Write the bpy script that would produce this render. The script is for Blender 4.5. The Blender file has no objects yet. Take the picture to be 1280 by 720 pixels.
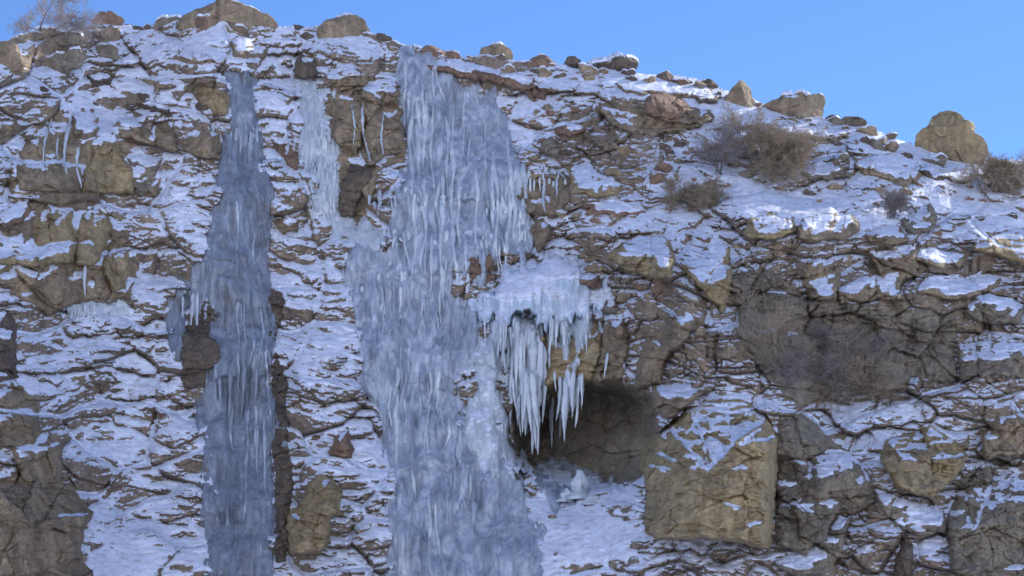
import bpy, math, random
import numpy as np
from mathutils import Vector

# ------------------------------------------------------------------ camera, world, sun, exposure
SC = bpy.context.scene
PITCH, HFOV, CAMZ = 14.0, 24.0, 1.7
cam_d = bpy.data.cameras.new('camera'); cam = bpy.data.objects.new('camera', cam_d)
SC.collection.objects.link(cam)
cam.location = (0, 0, CAMZ); cam.rotation_euler = (math.radians(90 + PITCH), 0, 0)
cam_d.sensor_fit = 'HORIZONTAL'; cam_d.angle = math.radians(HFOV)
cam_d.clip_start = 0.5; cam_d.clip_end = 5000
SC.camera = cam
SUN_EL, SUN_AZ = 30.0, 45.0            # azimuth measured from the view direction towards the right
SKY_STR, EXPOSURE = 0.10, 1.27
w = bpy.data.worlds.new('World'); SC.world = w; w.use_nodes = True
nt = w.node_tree; nt.nodes.clear()
sky = nt.nodes.new('ShaderNodeTexSky'); sky.sky_type = 'NISHITA'; sky.sun_disc = False
sky.sun_elevation = math.radians(SUN_EL); sky.sun_rotation = math.radians(SUN_AZ)
sky.altitude = 1800; sky.air_density = 0.70; sky.dust_density = 0.0; sky.ozone_density = 6.8
bg = nt.nodes.new('ShaderNodeBackground'); bg.inputs[1].default_value = SKY_STR
wo = nt.nodes.new('ShaderNodeOutputWorld')
nt.links.new(sky.outputs[0], bg.inputs[0]); nt.links.new(bg.outputs[0], wo.inputs[0])
sl = bpy.data.lights.new('sun', 'SUN'); sl.energy = 3.2; sl.angle = math.radians(0.53); sl.color = (1.0, 0.95, 0.87)
so = bpy.data.objects.new('sun', sl); SC.collection.objects.link(so)
sd = Vector((math.sin(math.radians(SUN_AZ)) * math.cos(math.radians(SUN_EL)), math.cos(math.radians(SUN_AZ)) * math.cos(math.radians(SUN_EL)), math.sin(math.radians(SUN_EL))))
so.rotation_euler = sd.to_track_quat('Z', 'Y').to_euler(); so.location = (60, 60, 120)
vs = SC.view_settings; vs.view_transform = 'Standard'; vs.look = 'None'; vs.gamma = 1.0; vs.use_curve_mapping = False
vs.exposure = EXPOSURE
SC.cycles.max_bounces = 6; SC.cycles.diffuse_bounces = 3; SC.cycles.glossy_bounces = 2

F = 640 / math.tan(math.radians(HFOV / 2))
cp, sp = math.cos(math.radians(PITCH)), math.sin(math.radians(PITCH))
FWD = np.array([0, cp, sp]); UPV = np.array([0, -sp, cp]); RGT = np.array([1.0, 0, 0])
rnd = random.Random(7)
f32 = np.float32

# ------------------------------------------------------------------ noise
def h2(ix, iy, seed):
    n = (ix.astype(np.int64) * 374761393 + iy.astype(np.int64) * 668265263 + seed * 974711) & 0x7fffffff
    n = ((n ^ (n >> 13)) * 1274126177) & 0x7fffffff
    n = ((n ^ (n >> 16)) * 2246822519) & 0x7fffffff
    return ((n ^ (n >> 15)) & 0xffffff).astype(f32) / f32(0xffffff)
def vn(x, y, seed=0):
    ix, iy = np.floor(x), np.floor(y); fx, fy = (x - ix).astype(f32), (y - iy).astype(f32)
    fx = fx * fx * (3 - 2 * fx); fy = fy * fy * (3 - 2 * fy)
    a, b, c, d = h2(ix, iy, seed), h2(ix + 1, iy, seed), h2(ix, iy + 1, seed), h2(ix + 1, iy + 1, seed)
    return (a + (b - a) * fx + (c - a) * fy + (a - b - c + d) * fx * fy) * 2 - 1
def fbm(x, y, seed=0, o=4, g=0.5):
    s = 0; a = 1.0; t = 0
    for i in range(o):
        s = s + a * vn(x, y, seed + i * 17); t += a; a *= g; x = x * 2.03 + 3.7; y = y * 2.03 + 1.3
    return s / t
def worley(x, y, seed=0):
    """distance to nearest and gap to second, hashes of the nearest cell, offset from its centre"""
    ix, iy = np.floor(x), np.floor(y)
    d1 = np.full(x.shape, 9, f32); d2 = np.full(x.shape, 9, f32)
    ci = np.zeros_like(ix); cj = np.zeros_like(iy); ox = np.zeros(x.shape, f32); oy = np.zeros(x.shape, f32)
    for j in (-1, 0, 1):
        for i in (-1, 0, 1):
            a, b = ix + i, iy + j
            dx = (x - a - 0.1 - 0.8 * h2(a, b, seed)).astype(f32); dy = (y - b - 0.1 - 0.8 * h2(a, b, seed + 5)).astype(f32)
            d = dx * dx + dy * dy
            m = d < d1
            d2 = np.where(m, d1, np.minimum(d2, d)); d1 = np.where(m, d, d1)
            ci = np.where(m, a, ci); cj = np.where(m, b, cj); ox = np.where(m, dx, ox); oy = np.where(m, dy, oy)
    return np.sqrt(d1), np.sqrt(d2) - np.sqrt(d1), ci, cj, ox, oy
def sstep(a, b, x):
    t = np.clip((x - a) / (b - a), 0, 1); return t * t * (3 - 2 * t)
def box(a, r, ax):
    if r < 1: return a
    pad = [(0, 0), (0, 0)]; pad[ax] = (r + 1, r)
    c = np.cumsum(np.pad(a.astype(np.float64), pad, mode='edge'), axis=ax)
    n = a.shape[ax]; k = 2 * r + 1
    hi = np.take(c, range(k, k + n), axis=ax); lo = np.take(c, range(0, n), axis=ax)
    return ((hi - lo) / k).astype(f32)
def blur(a, ru, rv=None):
    rv = ru if rv is None else rv
    for _ in range(2): a = box(box(a, ru, 1), rv, 0)
    return a

# ------------------------------------------------------------------ the cliff's own grid
DU, NR = 1.12, 640
core = np.arange(-14, 1294.1, DU)
def grow(n, s0, g):
    return np.cumsum([s0 * g ** i for i in range(n)])
mr = grow(54, 1.4, 1.055)
Uc = np.concatenate([-14 - mr[::-1], core, 1294 + mr])
RIDGE = [(-900, 10), (-300, 20), (-60, 52), (0, 58), (20, 47), (40, 42), (105, 38), (112, 32), (150, 32), (165, 34), (185, 37), (200, 31), (215, 27), (250, 24), (300, 24), (345, 36), (360, 39), (395, 38), (460, 44),
         (480, 48), (500, 57), (525, 60), (575, 76), (605, 70), (640, 76), (660, 78), (700, 83), (730, 88), (800, 93), (830, 97), (870, 102), (905, 113), (940, 124), (965, 138), (1000, 146), (1035, 151), (1060, 156),
         (1100, 166), (1140, 184), (1190, 197), (1240, 202), (1280, 205), (1500, 240), (1900, 290), (2500, 340)]
rx, ry = zip(*RIDGE)
Vr = np.interp(Uc, rx, ry) + 2.0 * fbm(Uc / 16, Uc * 0, 3, 3) + .8 * vn(Uc / 3.5, Uc * 0, 9) - 3.4 * np.round(1.6 * np.clip(.3 + fbm(Uc / 19, Uc * 0 + 4, 13, 2), 0, 1.3)) / 1.6
t_in = np.linspace(0, 1, NR)
lowv = 735 + grow(34, 1.6, 1.14)
V = np.concatenate([np.repeat(lowv[::-1][:, None], len(Uc), 1), 732 + (Vr[None, :] - 732) * t_in[:, None]], 0).astype(f32)
U = np.repeat(Uc[None, :], V.shape[0], 0).astype(f32)
NV, NU = V.shape
def blob(u, v, ru, rv, p=2):
    return np.exp(-(np.abs((U - u) / ru) ** p) - (np.abs((V - v) / rv) ** p)).astype(f32)
def capsule(pts, r):
    """soft band along a polyline given in photo pixels"""
    best = np.full(U.shape, 1e9, f32)
    for (x0, y0), (x1, y1) in zip(pts, pts[1:]):
        dx, dy = x1 - x0, y1 - y0; L = dx * dx + dy * dy
        t = np.clip(((U - x0) * dx + (V - y0) * dy) / L, 0, 1)
        best = np.minimum(best, (U - x0 - t * dx) ** 2 + (V - y0 - t * dy) ** 2)
    return np.exp(-best / (r * r)).astype(f32)

# slope of the hillside, degrees
PHI = 61 - 14 * sstep(700, 900, U) * sstep(520, 330, V) + 0 * U
PHI = PHI - 15 * blob(720, 660, 110, 60) - 6 * blob(170, 690, 90, 50) - 4 * blob(1200, 260, 110, 50)
PHI = PHI - 3 * sstep(860, 960, U) * sstep(310, 260, V) - 14 * blob(1000, 262, 60, 9)
PHI = PHI + 12 * blob(1050, 420, 120, 80) + 6 * blob(280, 420, 60, 200)
crest = V - np.repeat(np.interp(Uc, rx, ry)[None, :], NV, 0)
PHI = PHI - (12 + 8 * blob(790, 90, 90, 60)) * np.exp(-(np.maximum(crest, 0) / 30.0) ** 2) * (0.35 + 0.65 * sstep(640, 740, U))
PHI = np.clip(PHI, 26, 80)
DIR = FWD[None, None, :] + RGT[None, None, :] * ((U - 640) / F)[..., None] + UPV[None, None, :] * ((360 - V) / F)[..., None]
T = DIR[..., 2] / DIR[..., 1]
cot = 1 / np.tan(np.radians(PHI))
mid = lambda a: 0.5 * (a[1:] + a[:-1])
g = mid(cot) / (1 - np.clip(mid(T) * mid(cot), -1, 0.9)) * np.diff(T, axis=0)
lnY = np.concatenate([np.zeros((1, NU)), np.cumsum(g, 0)], 0)
i720 = np.abs(V[:, NU // 2] - 720).argmin()
Y0 = 96 + 2.5 * np.sin(Uc / 210.0) - 2.0 * np.exp(-((Uc - 880) / 130) ** 2) - 4 * np.exp(-((Uc + 20) / 110) ** 2)
Yd = Y0[None, :] * np.exp(lnY - lnY[i720][None, :])
DN = DIR / np.linalg.norm(DIR, axis=2, keepdims=True)
P0 = np.array([0, 0, CAMZ]) + DIR / DIR[..., 1:2] * Yd[..., None]
MPP = 0.034                                        # metres per photo pixel on the face

def place(disp):
    return P0 - DN * disp[..., None]
def normals(P):
    du = np.gradient(P, axis=1); dv = np.gradient(P, axis=0)
    n = np.cross(du, dv); n /= np.linalg.norm(n, axis=2, keepdims=True) + 1e-9
    n *= np.sign(-np.sum(n * DN, axis=2, keepdims=True) + 1e-9)
    return n

# ------------------------------------------------------------------ large relief of the cliff, metres towards the viewer
MAC = 1.2 * fbm(U / 170, V / 120, 11, 3) + 0.95 * fbm(U / 62, V / 42, 21, 3)
_d, _g, _i, _j, _x, _y = worley(U / 95 + .3 * fbm(U / 60, V / 60, 23, 2), V / 52 + .3 * fbm(U / 60, V / 60, 24, 2), 25)      # buttresses and hollows
MAC = MAC + .9 * (h2(_i, _j, 26) - .5) - .55 * _y * h2(_i, _j, 27) - .35 * sstep(.12, 0, _g)
for (a, u, v, ru, rv) in [(-1.5, 300, 560, 50, 210), (-0.6, 300, 240, 35, 90), (-0.9, 560, 520, 90, 200), (0.7, 440, 160, 50, 80), (0.8, 130, 200, 80, 50), (0.7, 80, 300, 90, 50), (1.0, 400, 560, 45, 200),
                          (1.4, 650, 360, 80, 45), (-1.7, 1040, 430, 130, 75), (1.2, 1200, 640, 110, 70), (0.9, 890, 590, 90, 80), (1.6, 30, 640, 80, 90), (0.8, 1000, 275, 60, 22), (-0.8, 950, 230, 60, 35), (0.6, 560, 330, 60, 40)]:
    MAC = MAC + a * blob(u, v, ru, rv)
MAC = MAC + 1.5 * capsule([(735, 250), (800, 320), (880, 420), (970, 500)], 42)
MAC = MAC * (1 - .7 * blob(725, 675, 110, 50)) * (1 - .6 * blob(165, 700, 85, 50))
cave = np.clip(1.25 * blob(752, 545, 66, 62, 3) + 1.1 * blob(690, 540, 48, 46, 3), 0, 1)
cave = sstep(0.25, 0.75, cave + 0.12 * fbm(U / 14, V / 14, 40, 3))
MAC = MAC - 5.6 * cave

A, B = U * MPP, -V * MPP
SHEAR = 0
for (k, u, v, ru, rv) in [(.45, 850, 360, 110, 130), (.28, 400, 450, 70, 150), (.25, 640, 640, 90, 90), (-.2, 130, 110, 150, 90), (.12, 170, 560, 90, 100), (-.45, 885, 525, 70, 30), (.2, 1150, 250, 110, 60), (-.2, 80, 520, 70, 60)]:
    SHEAR = SHEAR + k * blob(u, v, ru, rv) * (A - u * MPP)
wA = A + 0.5 * fbm(A / 1.6, B / 1.6, 31, 3); wB = B + SHEAR + 0.30 * fbm(A / 1.9, B / 1.1, 35, 4) + .07 * fbm(A / .35, B / .3, 37, 2)
def ledges(sx, sy, amp, seed, tilt=1.0, xr=0.5):
    d, gap, ci, cj, ox, oy = worley(wA / sx, wB / sy, seed)
    r, q, s = h2(ci, cj, seed + 1), h2(ci, cj, seed + 2), h2(ci, cj, seed + 3)
    h = (r - 0.5) * 1.1 - tilt * (-0.15 + 1.35 * s) * oy + xr * (q - 0.5) * 2 * ox
    return amp * (h - 0.35 * sstep(0.12, 0.0, gap))
ROUGH = 1.0 - 0.85 * blob(725, 670, 105, 60) - 0.85 * blob(165, 695, 85, 55) - 0.55 * blob(940, 250, 80, 26) - 0.5 * blob(1200, 260, 90, 40) + 0.25 * blob(850, 380, 130, 120) - 0.35 * blob(200, 130, 150, 60)
ROUGH = np.clip(ROUGH, 0.2, 1.3)
BREAK = .25 + 1.1 * sstep(-.25, .35, fbm(A / 2.4, B / 1.3, 41, 4))     # some stretches of rock are more broken than others
DET = ROUGH * ((.5 + .5 * BREAK) * ledges(2.6, 1.3, 0.38, 51) + BREAK * ledges(0.95, 0.42, 0.20, 61) + (.45 + .55 * BREAK) * ledges(0.46, 0.2, 0.13, 71) + (.3 + BREAK) * ledges(.22, .1, .06, 76) + 0.07 * fbm(A / 0.25, B / 0.16, 81, 4))
RIGHT = np.clip(blob(1130, 430, 210, 110, 3) + blob(1130, 620, 190, 110, 3) + blob(850, 360, 110, 100) + .7 * blob(760, 170, 90, 50), 0, 1) * (1 - blob(720, 670, 110, 60))
DET = DET + RIGHT * (ledges(2.3, 1.5, .95, 91, .45) + .5 * ledges(1.0, .7, .5, 96, .6))
DET = DET * (1 - .75 * blob(745, 545, 80, 70, 4))
edgefade = sstep(0, 30, crest)                      # keep the crest line where the ridge is
ROCK = (MAC * (0.25 + 0.75 * edgefade) + DET * (0.3 + 0.7 * edgefade)).astype(f32)

# ------------------------------------------------------------------ outlines measured on the photograph -> signed distance on the grid
wu = 5.0 * fbm(U / 22, V / 22, 91, 3) + 1.5 * fbm(U / 6, V / 6, 95, 2); wv = 5.0 * fbm(U / 22, V / 22, 101, 3) + 1.5 * fbm(U / 6, V / 6, 105, 2)
def window(poly, m):
    xs, ys = [p[0] for p in poly], [p[1] for p in poly]
    c = np.where((Uc > min(xs) - m) & (Uc < max(xs) + m))[0]
    sub = V[:, c[0]:c[-1] + 1]
    r = np.where(((sub > min(ys) - m) & (sub < max(ys) + m)).any(1))[0]
    return slice(r[0], r[-1] + 1), slice(c[0], c[-1] + 1)
def sdf(poly, win, warp=1.0):
    u = U[win] + warp * wu[win]; v = V[win] + warp * wv[win]
    best = np.full(u.shape, 1e9, f32); inside = np.zeros(u.shape, bool); ny = np.zeros(u.shape, f32)
    for (x0, y0), (x1, y1) in zip(poly, poly[1:] + poly[:1]):
        dx, dy = x1 - x0, y1 - y0; L = dx * dx + dy * dy + 1e-9
        t = np.clip(((u - x0) * dx + (v - y0) * dy) / L, 0, 1)
        ex, ey = u - x0 - t * dx, v - y0 - t * dy
        d = ex * ex + ey * ey; m = d < best
        best = np.where(m, d, best); ny = np.where(m, ey, ny)
        cr = ((y0 > v) != (y1 > v)) & (u < dx * (v - y0) / (dy + 1e-9 * (dy == 0)) + x0)
        inside ^= cr
    s = np.sqrt(best)
    return np.where(inside, s, -s), np.where(inside, ny, -ny) / (s + 1e-3)   # second: +1 nearest edge is above

# ------------------------------------------------------------------ materials
def mat(name):
    m = bpy.data.materials.new(name); m.use_nodes = True
    t = m.node_tree; p = t.nodes['Principled BSDF']
    return m, t, p
def N(t, typ, **kw):
    n = t.nodes.new(typ)
    for k, v in kw.items():
        if k in n.inputs: n.inputs[k].default_value = v
        else: setattr(n, k, v)
    return n
def noise(t, vec, scale, detail=4, rough=0.55, dist=0.0):
    n = N(t, 'ShaderNodeTexNoise', Scale=scale, Detail=detail, Roughness=rough, Distortion=dist)
    t.links.new(vec, n.inputs['Vector']); return n.outputs['Fac']
def ramp(t, fac, a, b, ca=(0, 0, 0, 1), cb=(1, 1, 1, 1)):
    r = t.nodes.new('ShaderNodeValToRGB'); e = r.color_ramp.elements
    e[0].position, e[1].position = a, b; e[0].color, e[1].color = ca, cb
    t.links.new(fac, r.inputs[0]); return r.outputs[0]
def mix(t, fac, a, b, mode='MIX'):
    m = t.nodes.new('ShaderNodeMix'); m.data_type = 'RGBA'; m.blend_type = mode
    for s, x in ((0, fac), (6, a), (7, b)):
        if isinstance(x, (int, float)): m.inputs[s].default_value = x
        elif isinstance(x, tuple): m.inputs[s].default_value = x
        else: t.links.new(x, m.inputs[s])
    return m.outputs[2]
def pos(t, sx=1, sy=1, sz=1):
    g_ = t.nodes.new('ShaderNodeNewGeometry')
    mp = t.nodes.new('ShaderNodeMapping'); mp.inputs['Scale'].default_value = (sx, sy, sz)
    t.links.new(g_.outputs['Position'], mp.inputs['Vector']); return mp.outputs[0]
def bump(t, p, h, strength, dist, prev=None):
    b = N(t, 'ShaderNodeBump', Strength=strength, Distance=dist)
    t.links.new(h, b.inputs['Height'])
    if prev: t.links.new(prev, b.inputs['Normal'])
    t.links.new(b.outputs[0], p.inputs['Normal']); return b.outputs[0]
def rgb(*c): return (c[0], c[1], c[2], 1)
SNOWC = rgb(.78, .83, .96)
def rock_mat(name, c1, c2, c3, stain=0.6, dust=0.0):
    m, t, p = mat(name)
    w0 = pos(t)
    n1 = noise(t, w0, 0.45, 5, 0.6); n2 = noise(t, w0, 2.6, 7, 0.65); n3 = noise(t, pos(t, 1.6, 1.6, 0.22), 1.0, 5, 0.6, 0.6)
    col = mix(t, ramp(t, n1, .38, .62), c1, c2)
    col = mix(t, ramp(t, n2, .48, .66), col, c3)
    sc_ = ramp(t, n3, .35, .62, rgb(1 - stain, 1 - stain, 1 - stain), rgb(1, 1, 1))
    col = mix(t, 1.0, col, sc_, 'MULTIPLY')
    n4 = noise(t, w0, 11, 6, 0.7)
    col = mix(t, 1.0, col, ramp(t, n4, .3, .7, rgb(.62, .62, .62), rgb(1.15, 1.15, 1.15)), 'MULTIPLY')
    if dust:
        g_ = t.nodes.new('ShaderNodeNewGeometry'); s_ = t.nodes.new('ShaderNodeSeparateXYZ'); t.links.new(g_.outputs['Normal'], s_.inputs[0])
        a_ = N(t, 'ShaderNodeMath', operation='MULTIPLY_ADD'); t.links.new(noise(t, w0, 3.2, 6, 0.7), a_.inputs[0]); a_.inputs[1].default_value = 1.3
        at = N(t, 'ShaderNodeAttribute', attribute_name='bare'); su = N(t, 'ShaderNodeMath', operation='SUBTRACT')
        t.links.new(s_.outputs[2], su.inputs[0]); t.links.new(at.outputs['Fac'], su.inputs[1]); t.links.new(su.outputs[0], a_.inputs[2])
        col = mix(t, ramp(t, a_.outputs[0], dust, dust + .12), col, SNOWC)
    t.links.new(col, p.inputs['Base Color'])
    p.inputs['Roughness'].default_value = .9; p.inputs['Specular IOR Level'].default_value = .25
    b1 = bump(t, p, n2, 1.0, .2); bump(t, p, n4, .9, .06, b1)
    return m
M = {}
M['cliff'] = rock_mat('cliff_rock', rgb(0.391, 0.305, 0.221), rgb(0.308, 0.241, 0.192), rgb(0.498, 0.388, 0.262), 0.35, 0.94)
M['brown'] = rock_mat('brown_rock', rgb(0.475, 0.364, 0.238), rgb(0.380, 0.293, 0.209), rgb(0.568, 0.434, 0.279), .45, 1.18)
M['ochre'] = rock_mat('ochre_rock', rgb(0.568, 0.429, 0.233), rgb(0.462, 0.352, 0.209), rgb(0.663, 0.517, 0.303), .4, 1.18)
M['grey'] = rock_mat('grey_rock', rgb(0.391, 0.330, 0.245), rgb(0.308, 0.264, 0.209), rgb(0.475, 0.393, 0.291), .4, 1.18)
M['dark'] = rock_mat('dark_rock', rgb(0.242, 0.188, 0.141), rgb(0.175, 0.141, 0.117), rgb(0.307, 0.236, 0.165), .3, 1.2)
M['red'] = rock_mat('reddish_rock', rgb(0.396, 0.251, 0.171), rgb(0.307, 0.204, 0.151), rgb(0.461, 0.315, 0.204), .3, 1.2)
def snow_mat(name, c1, c2, dirt=rgb(.44, .43, .45)):
    m, t, p = mat(name); w0 = pos(t)
    n1 = noise(t, w0, 1.3, 6, .6); n2 = noise(t, w0, 7, 6, .65)
    n3 = noise(t, pos(t, .8, .8, 2.6), 2.6, 8, .74)
    col = mix(t, ramp(t, n1, .35, .65), c1, c2)
    col = mix(t, ramp(t, n3, .50, .66), col, dirt)
    t.links.new(col, p.inputs['Base Color'])
    p.inputs['Roughness'].default_value = .75; p.inputs['Specular IOR Level'].default_value = .3
    b1 = bump(t, p, n1, .35, .2); bump(t, p, n2, .4, .05, b1)
    return m
M['snow'] = snow_mat('old_snow', SNOWC, rgb(.68, .71, .82))
def ice_mat(name, c1, c2, c3, w3, clear=0.0, dust=0.0):
    m, t, p = mat(name)
    s1 = noise(t, pos(t, 2.2, 2.2, .22), 1.0, 5, .6, .8); s2 = noise(t, pos(t, 9, 9, 1.3), 1.0, 5, .65, .4); n3 = noise(t, pos(t, 1, 1, .8), 1.1, 6, .65)
    col = mix(t, ramp(t, s1, .36, .64), c1, c2)
    col = mix(t, ramp(t, s2, .56, .78), col, c3)
    col = mix(t, ramp(t, n3, w3, w3 + .14), col, c3)
    if dust:                                           # snow caught on the steps of the ice
        g_ = t.nodes.new('ShaderNodeNewGeometry'); s_ = t.nodes.new('ShaderNodeSeparateXYZ'); t.links.new(g_.outputs['Normal'], s_.inputs[0])
        a_ = N(t, 'ShaderNodeMath', operation='MULTIPLY_ADD'); t.links.new(noise(t, pos(t, .8, .8, 2.4), 2.4, 7, .72), a_.inputs[0]); a_.inputs[1].default_value = 1.3
        t.links.new(s_.outputs[2], a_.inputs[2])
        col = mix(t, ramp(t, a_.outputs[0], dust, dust + .12), col, SNOWC)
    t.links.new(col, p.inputs['Base Color'])
    p.inputs['Roughness'].default_value = .32; p.inputs['Specular IOR Level'].default_value = .5
    b1 = bump(t, p, s1, .5, .15); bump(t, p, s2, .35, .05, b1)
    if clear:                                          # clear patches of thin ice let the rock behind show
        a_ = ramp(t, noise(t, pos(t, 1.5, 1.5, .35), 1.0, 6, .65), .40, .62, rgb(1 - clear, 1 - clear, 1 - clear), rgb(1, 1, 1))
        t.links.new(a_, p.inputs['Alpha'])
    return m
M['ice'] = ice_mat('grey_ice', rgb(.28, .32, .41), rgb(.57, .63, .72), rgb(.68, .73, .78), .55, .3, 1.12)
M['ice_dark'] = ice_mat('dark_ice', rgb(.22, .25, .31), rgb(.33, .375, .45), rgb(.52, .57, .65), .6, .5)
M['ice_white'] = ice_mat('white_ice', rgb(.44, .49, .55), rgb(.6, .65, .7), rgb(.76, .79, .82), .55)
M['ice_blue'] = ice_mat('blue_ice', rgb(.42, .52, .64), rgb(.58, .66, .75), rgb(.72, .78, .85), .55)
M['valley'] = snow_mat('valley_snow', rgb(.76, .80, .90), rgb(.66, .70, .80), rgb(.55, .56, .6))
def twig_mat(name, c1, c2):
    m, t, p = mat(name)
    t.links.new(mix(t, noise(t, pos(t), 1.4, 3), c1, c2), p.inputs['Base Color']); p.inputs['Roughness'].default_value = .85
    return m
M['twig'] = twig_mat('brown_twigs', rgb(.40, .315, .22), rgb(.31, .25, .18))
M['twig_grey'] = twig_mat('grey_twigs', rgb(.30, .26, .25), rgb(.22, .2, .2))
M['twig_pale'] = twig_mat('pale_twigs', rgb(.42, .36, .34), rgb(.33, .29, .28))
M['bark'] = twig_mat('dark_bark', rgb(.07, .055, .05), rgb(.11, .085, .07))

# ------------------------------------------------------------------ mesh helpers
def new_mesh(name, verts, faces, material, smooth=True):
    me = bpy.data.meshes.new(name); faces = np.asarray(faces, np.int32); k = faces.shape[1]
    me.vertices.add(len(verts)); me.vertices.foreach_set('co', np.asarray(verts, f32).ravel())
    me.loops.add(faces.size); me.loops.foreach_set('vertex_index', faces.ravel())
    me.polygons.add(len(faces)); me.polygons.foreach_set('loop_start', np.arange(0, faces.size, k, dtype=np.int32))
    me.polygons.foreach_set('use_smooth', np.full(len(faces), smooth, bool))
    me.update(calc_edges=True); me.materials.append(material)
    return me
def add(name, verts, faces, material, loc=None, parent=None, smooth=True):
    verts = np.asarray(verts, np.float64)
    if parent is not None: loc = np.array(parent.location)
    if loc is None: loc = np.zeros(3)
    o = bpy.data.objects.new(name, new_mesh(name, verts - loc, faces, material, smooth))
    SC.collection.objects.link(o)
    if parent is not None: o.parent = parent
    else: o.location = loc
    return o
def tag(o, label=None, cat=None, group=None, kind=None):
    if label: o['label'] = label
    if cat: o['category'] = cat
    if group: o['group'] = group
    if kind: o['kind'] = kind
    return o
def empty(name, loc):
    o = bpy.data.objects.new(name, None); o.location = loc; SC.collection.objects.link(o); o.empty_display_size = .3
    return o
def grid_faces(nv, nu, keep=None):
    i = np.arange(nv * nu).reshape(nv, nu)
    q = np.stack([i[:-1, :-1], i[:-1, 1:], i[1:, 1:], i[1:, :-1]], -1)
    if keep is not None: q = q[keep[:-1, :-1] | keep[:-1, 1:] | keep[1:, 1:] | keep[1:, :-1]]
    return q.reshape(-1, 4)
def compact(P, q):
    used = np.unique(q); lut = np.full(P.shape[0] * P.shape[1], -1, np.int64); lut[used] = np.arange(len(used))
    return P.reshape(-1, 3)[used], lut[q]
def surf_idx(u, v):
    c = int(np.abs(Uc - u).argmin()); r = int(np.abs(V[:, c] - v).argmin()); return r, c

# ------------------------------------------------------------------ patches: rock faces, ice, snow that lie on the face
BASE = blur(ROCK, 7)
FRONT = BASE.copy(); SMOOTH = blur(ROCK, 40)
COVER = np.zeros(U.shape, f32)                      # where another body stands in front of the cliff's own rock
LOWER = np.full(U.shape, 1e3, f32)
def patch_fields(poly, protr, seed, facet=1.0, warp=1.0, wtop=11, wbot=2.2):
    win = window(poly, 18); m, ny = sdf(poly, win, warp); m = m + 1.8
    hgt = max(p[1] for p in poly) - min(p[1] for p in poly); wtop = max(wtop, (.22 if protr < 1.5 else .34) * hgt)
    wdt = wbot + (wtop - wbot) * np.clip(0.5 + 0.5 * ny, 0, 1) ** 3
    prof = np.where(m > 0, np.tanh(m / wdt), m / 3.0)
    a, b = A[win], B[win]
    ra = a + .25 * fbm(a / .8, b / .8, seed, 3); rb = b + .25 * fbm(a / .8, b / .8, seed + 4, 3)
    h = 0
    for (sx, sy, amp, s) in ((2.3, 1.9, .40, 1), (.9, .55, .17, 2), (.34, .2, .07, 3)):
        d, gap, ci, cj, ox, oy = worley(ra / sx, rb / sy, seed + s * 31)
        r, q, k = h2(ci, cj, seed + 1), h2(ci, cj, seed + 2), h2(ci, cj, seed + 3)
        h = h + amp * ((r - .5) * .9 + (q - .5) * 1.5 * ox - (k - .25) * 1.2 * oy - (.3 if s == 1 else .12) * sstep(.07, 0, gap) * (r > .45))
    h = h + .10 * fbm(a / .5, b / .4, seed + 9, 5, .6) + .03 * fbm(a / .1, b / .1, seed + 19, 2)
    bs = BASE if protr < 2.2 else SMOOTH
    D = bs[win] + (.45 + .5 * np.clip(1 - prof, 0, 1)) * (ROCK - BASE)[win] + protr * prof + facet * h * np.clip(prof + .3, 0, 1)
    return win, m, D
def nz_of(P):
    return normals(P)[..., 2]
def sub_normals(P, win):
    du = np.gradient(P, axis=1); dv = np.gradient(P, axis=0); n = np.cross(du, dv)
    n /= np.linalg.norm(n, axis=2, keepdims=True) + 1e-9
    n *= np.sign(-np.sum(n * DN[win], axis=2, keepdims=True) + 1e-9); return n
def sub_place(D, win): return P0[win] - DN[win] * D[..., None]
def snow_layer(D, win, bias, seed, k=3, amp=.5, thr=.5):
    """settled snow: lies where the surface under it leans back, sheds where it is steep"""
    Db = blur(D, k); nz = sub_normals(sub_place(Db, win), win)[..., 2]
    a, b = A[win], B[win]
    h = amp * (nz - thr) + bias + .13 * fbm(a / .6, b / .15, seed, 4) + .5 * np.clip(Db - D, -.35, .12)
    return Db * .35 + D * .65, h

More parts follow.
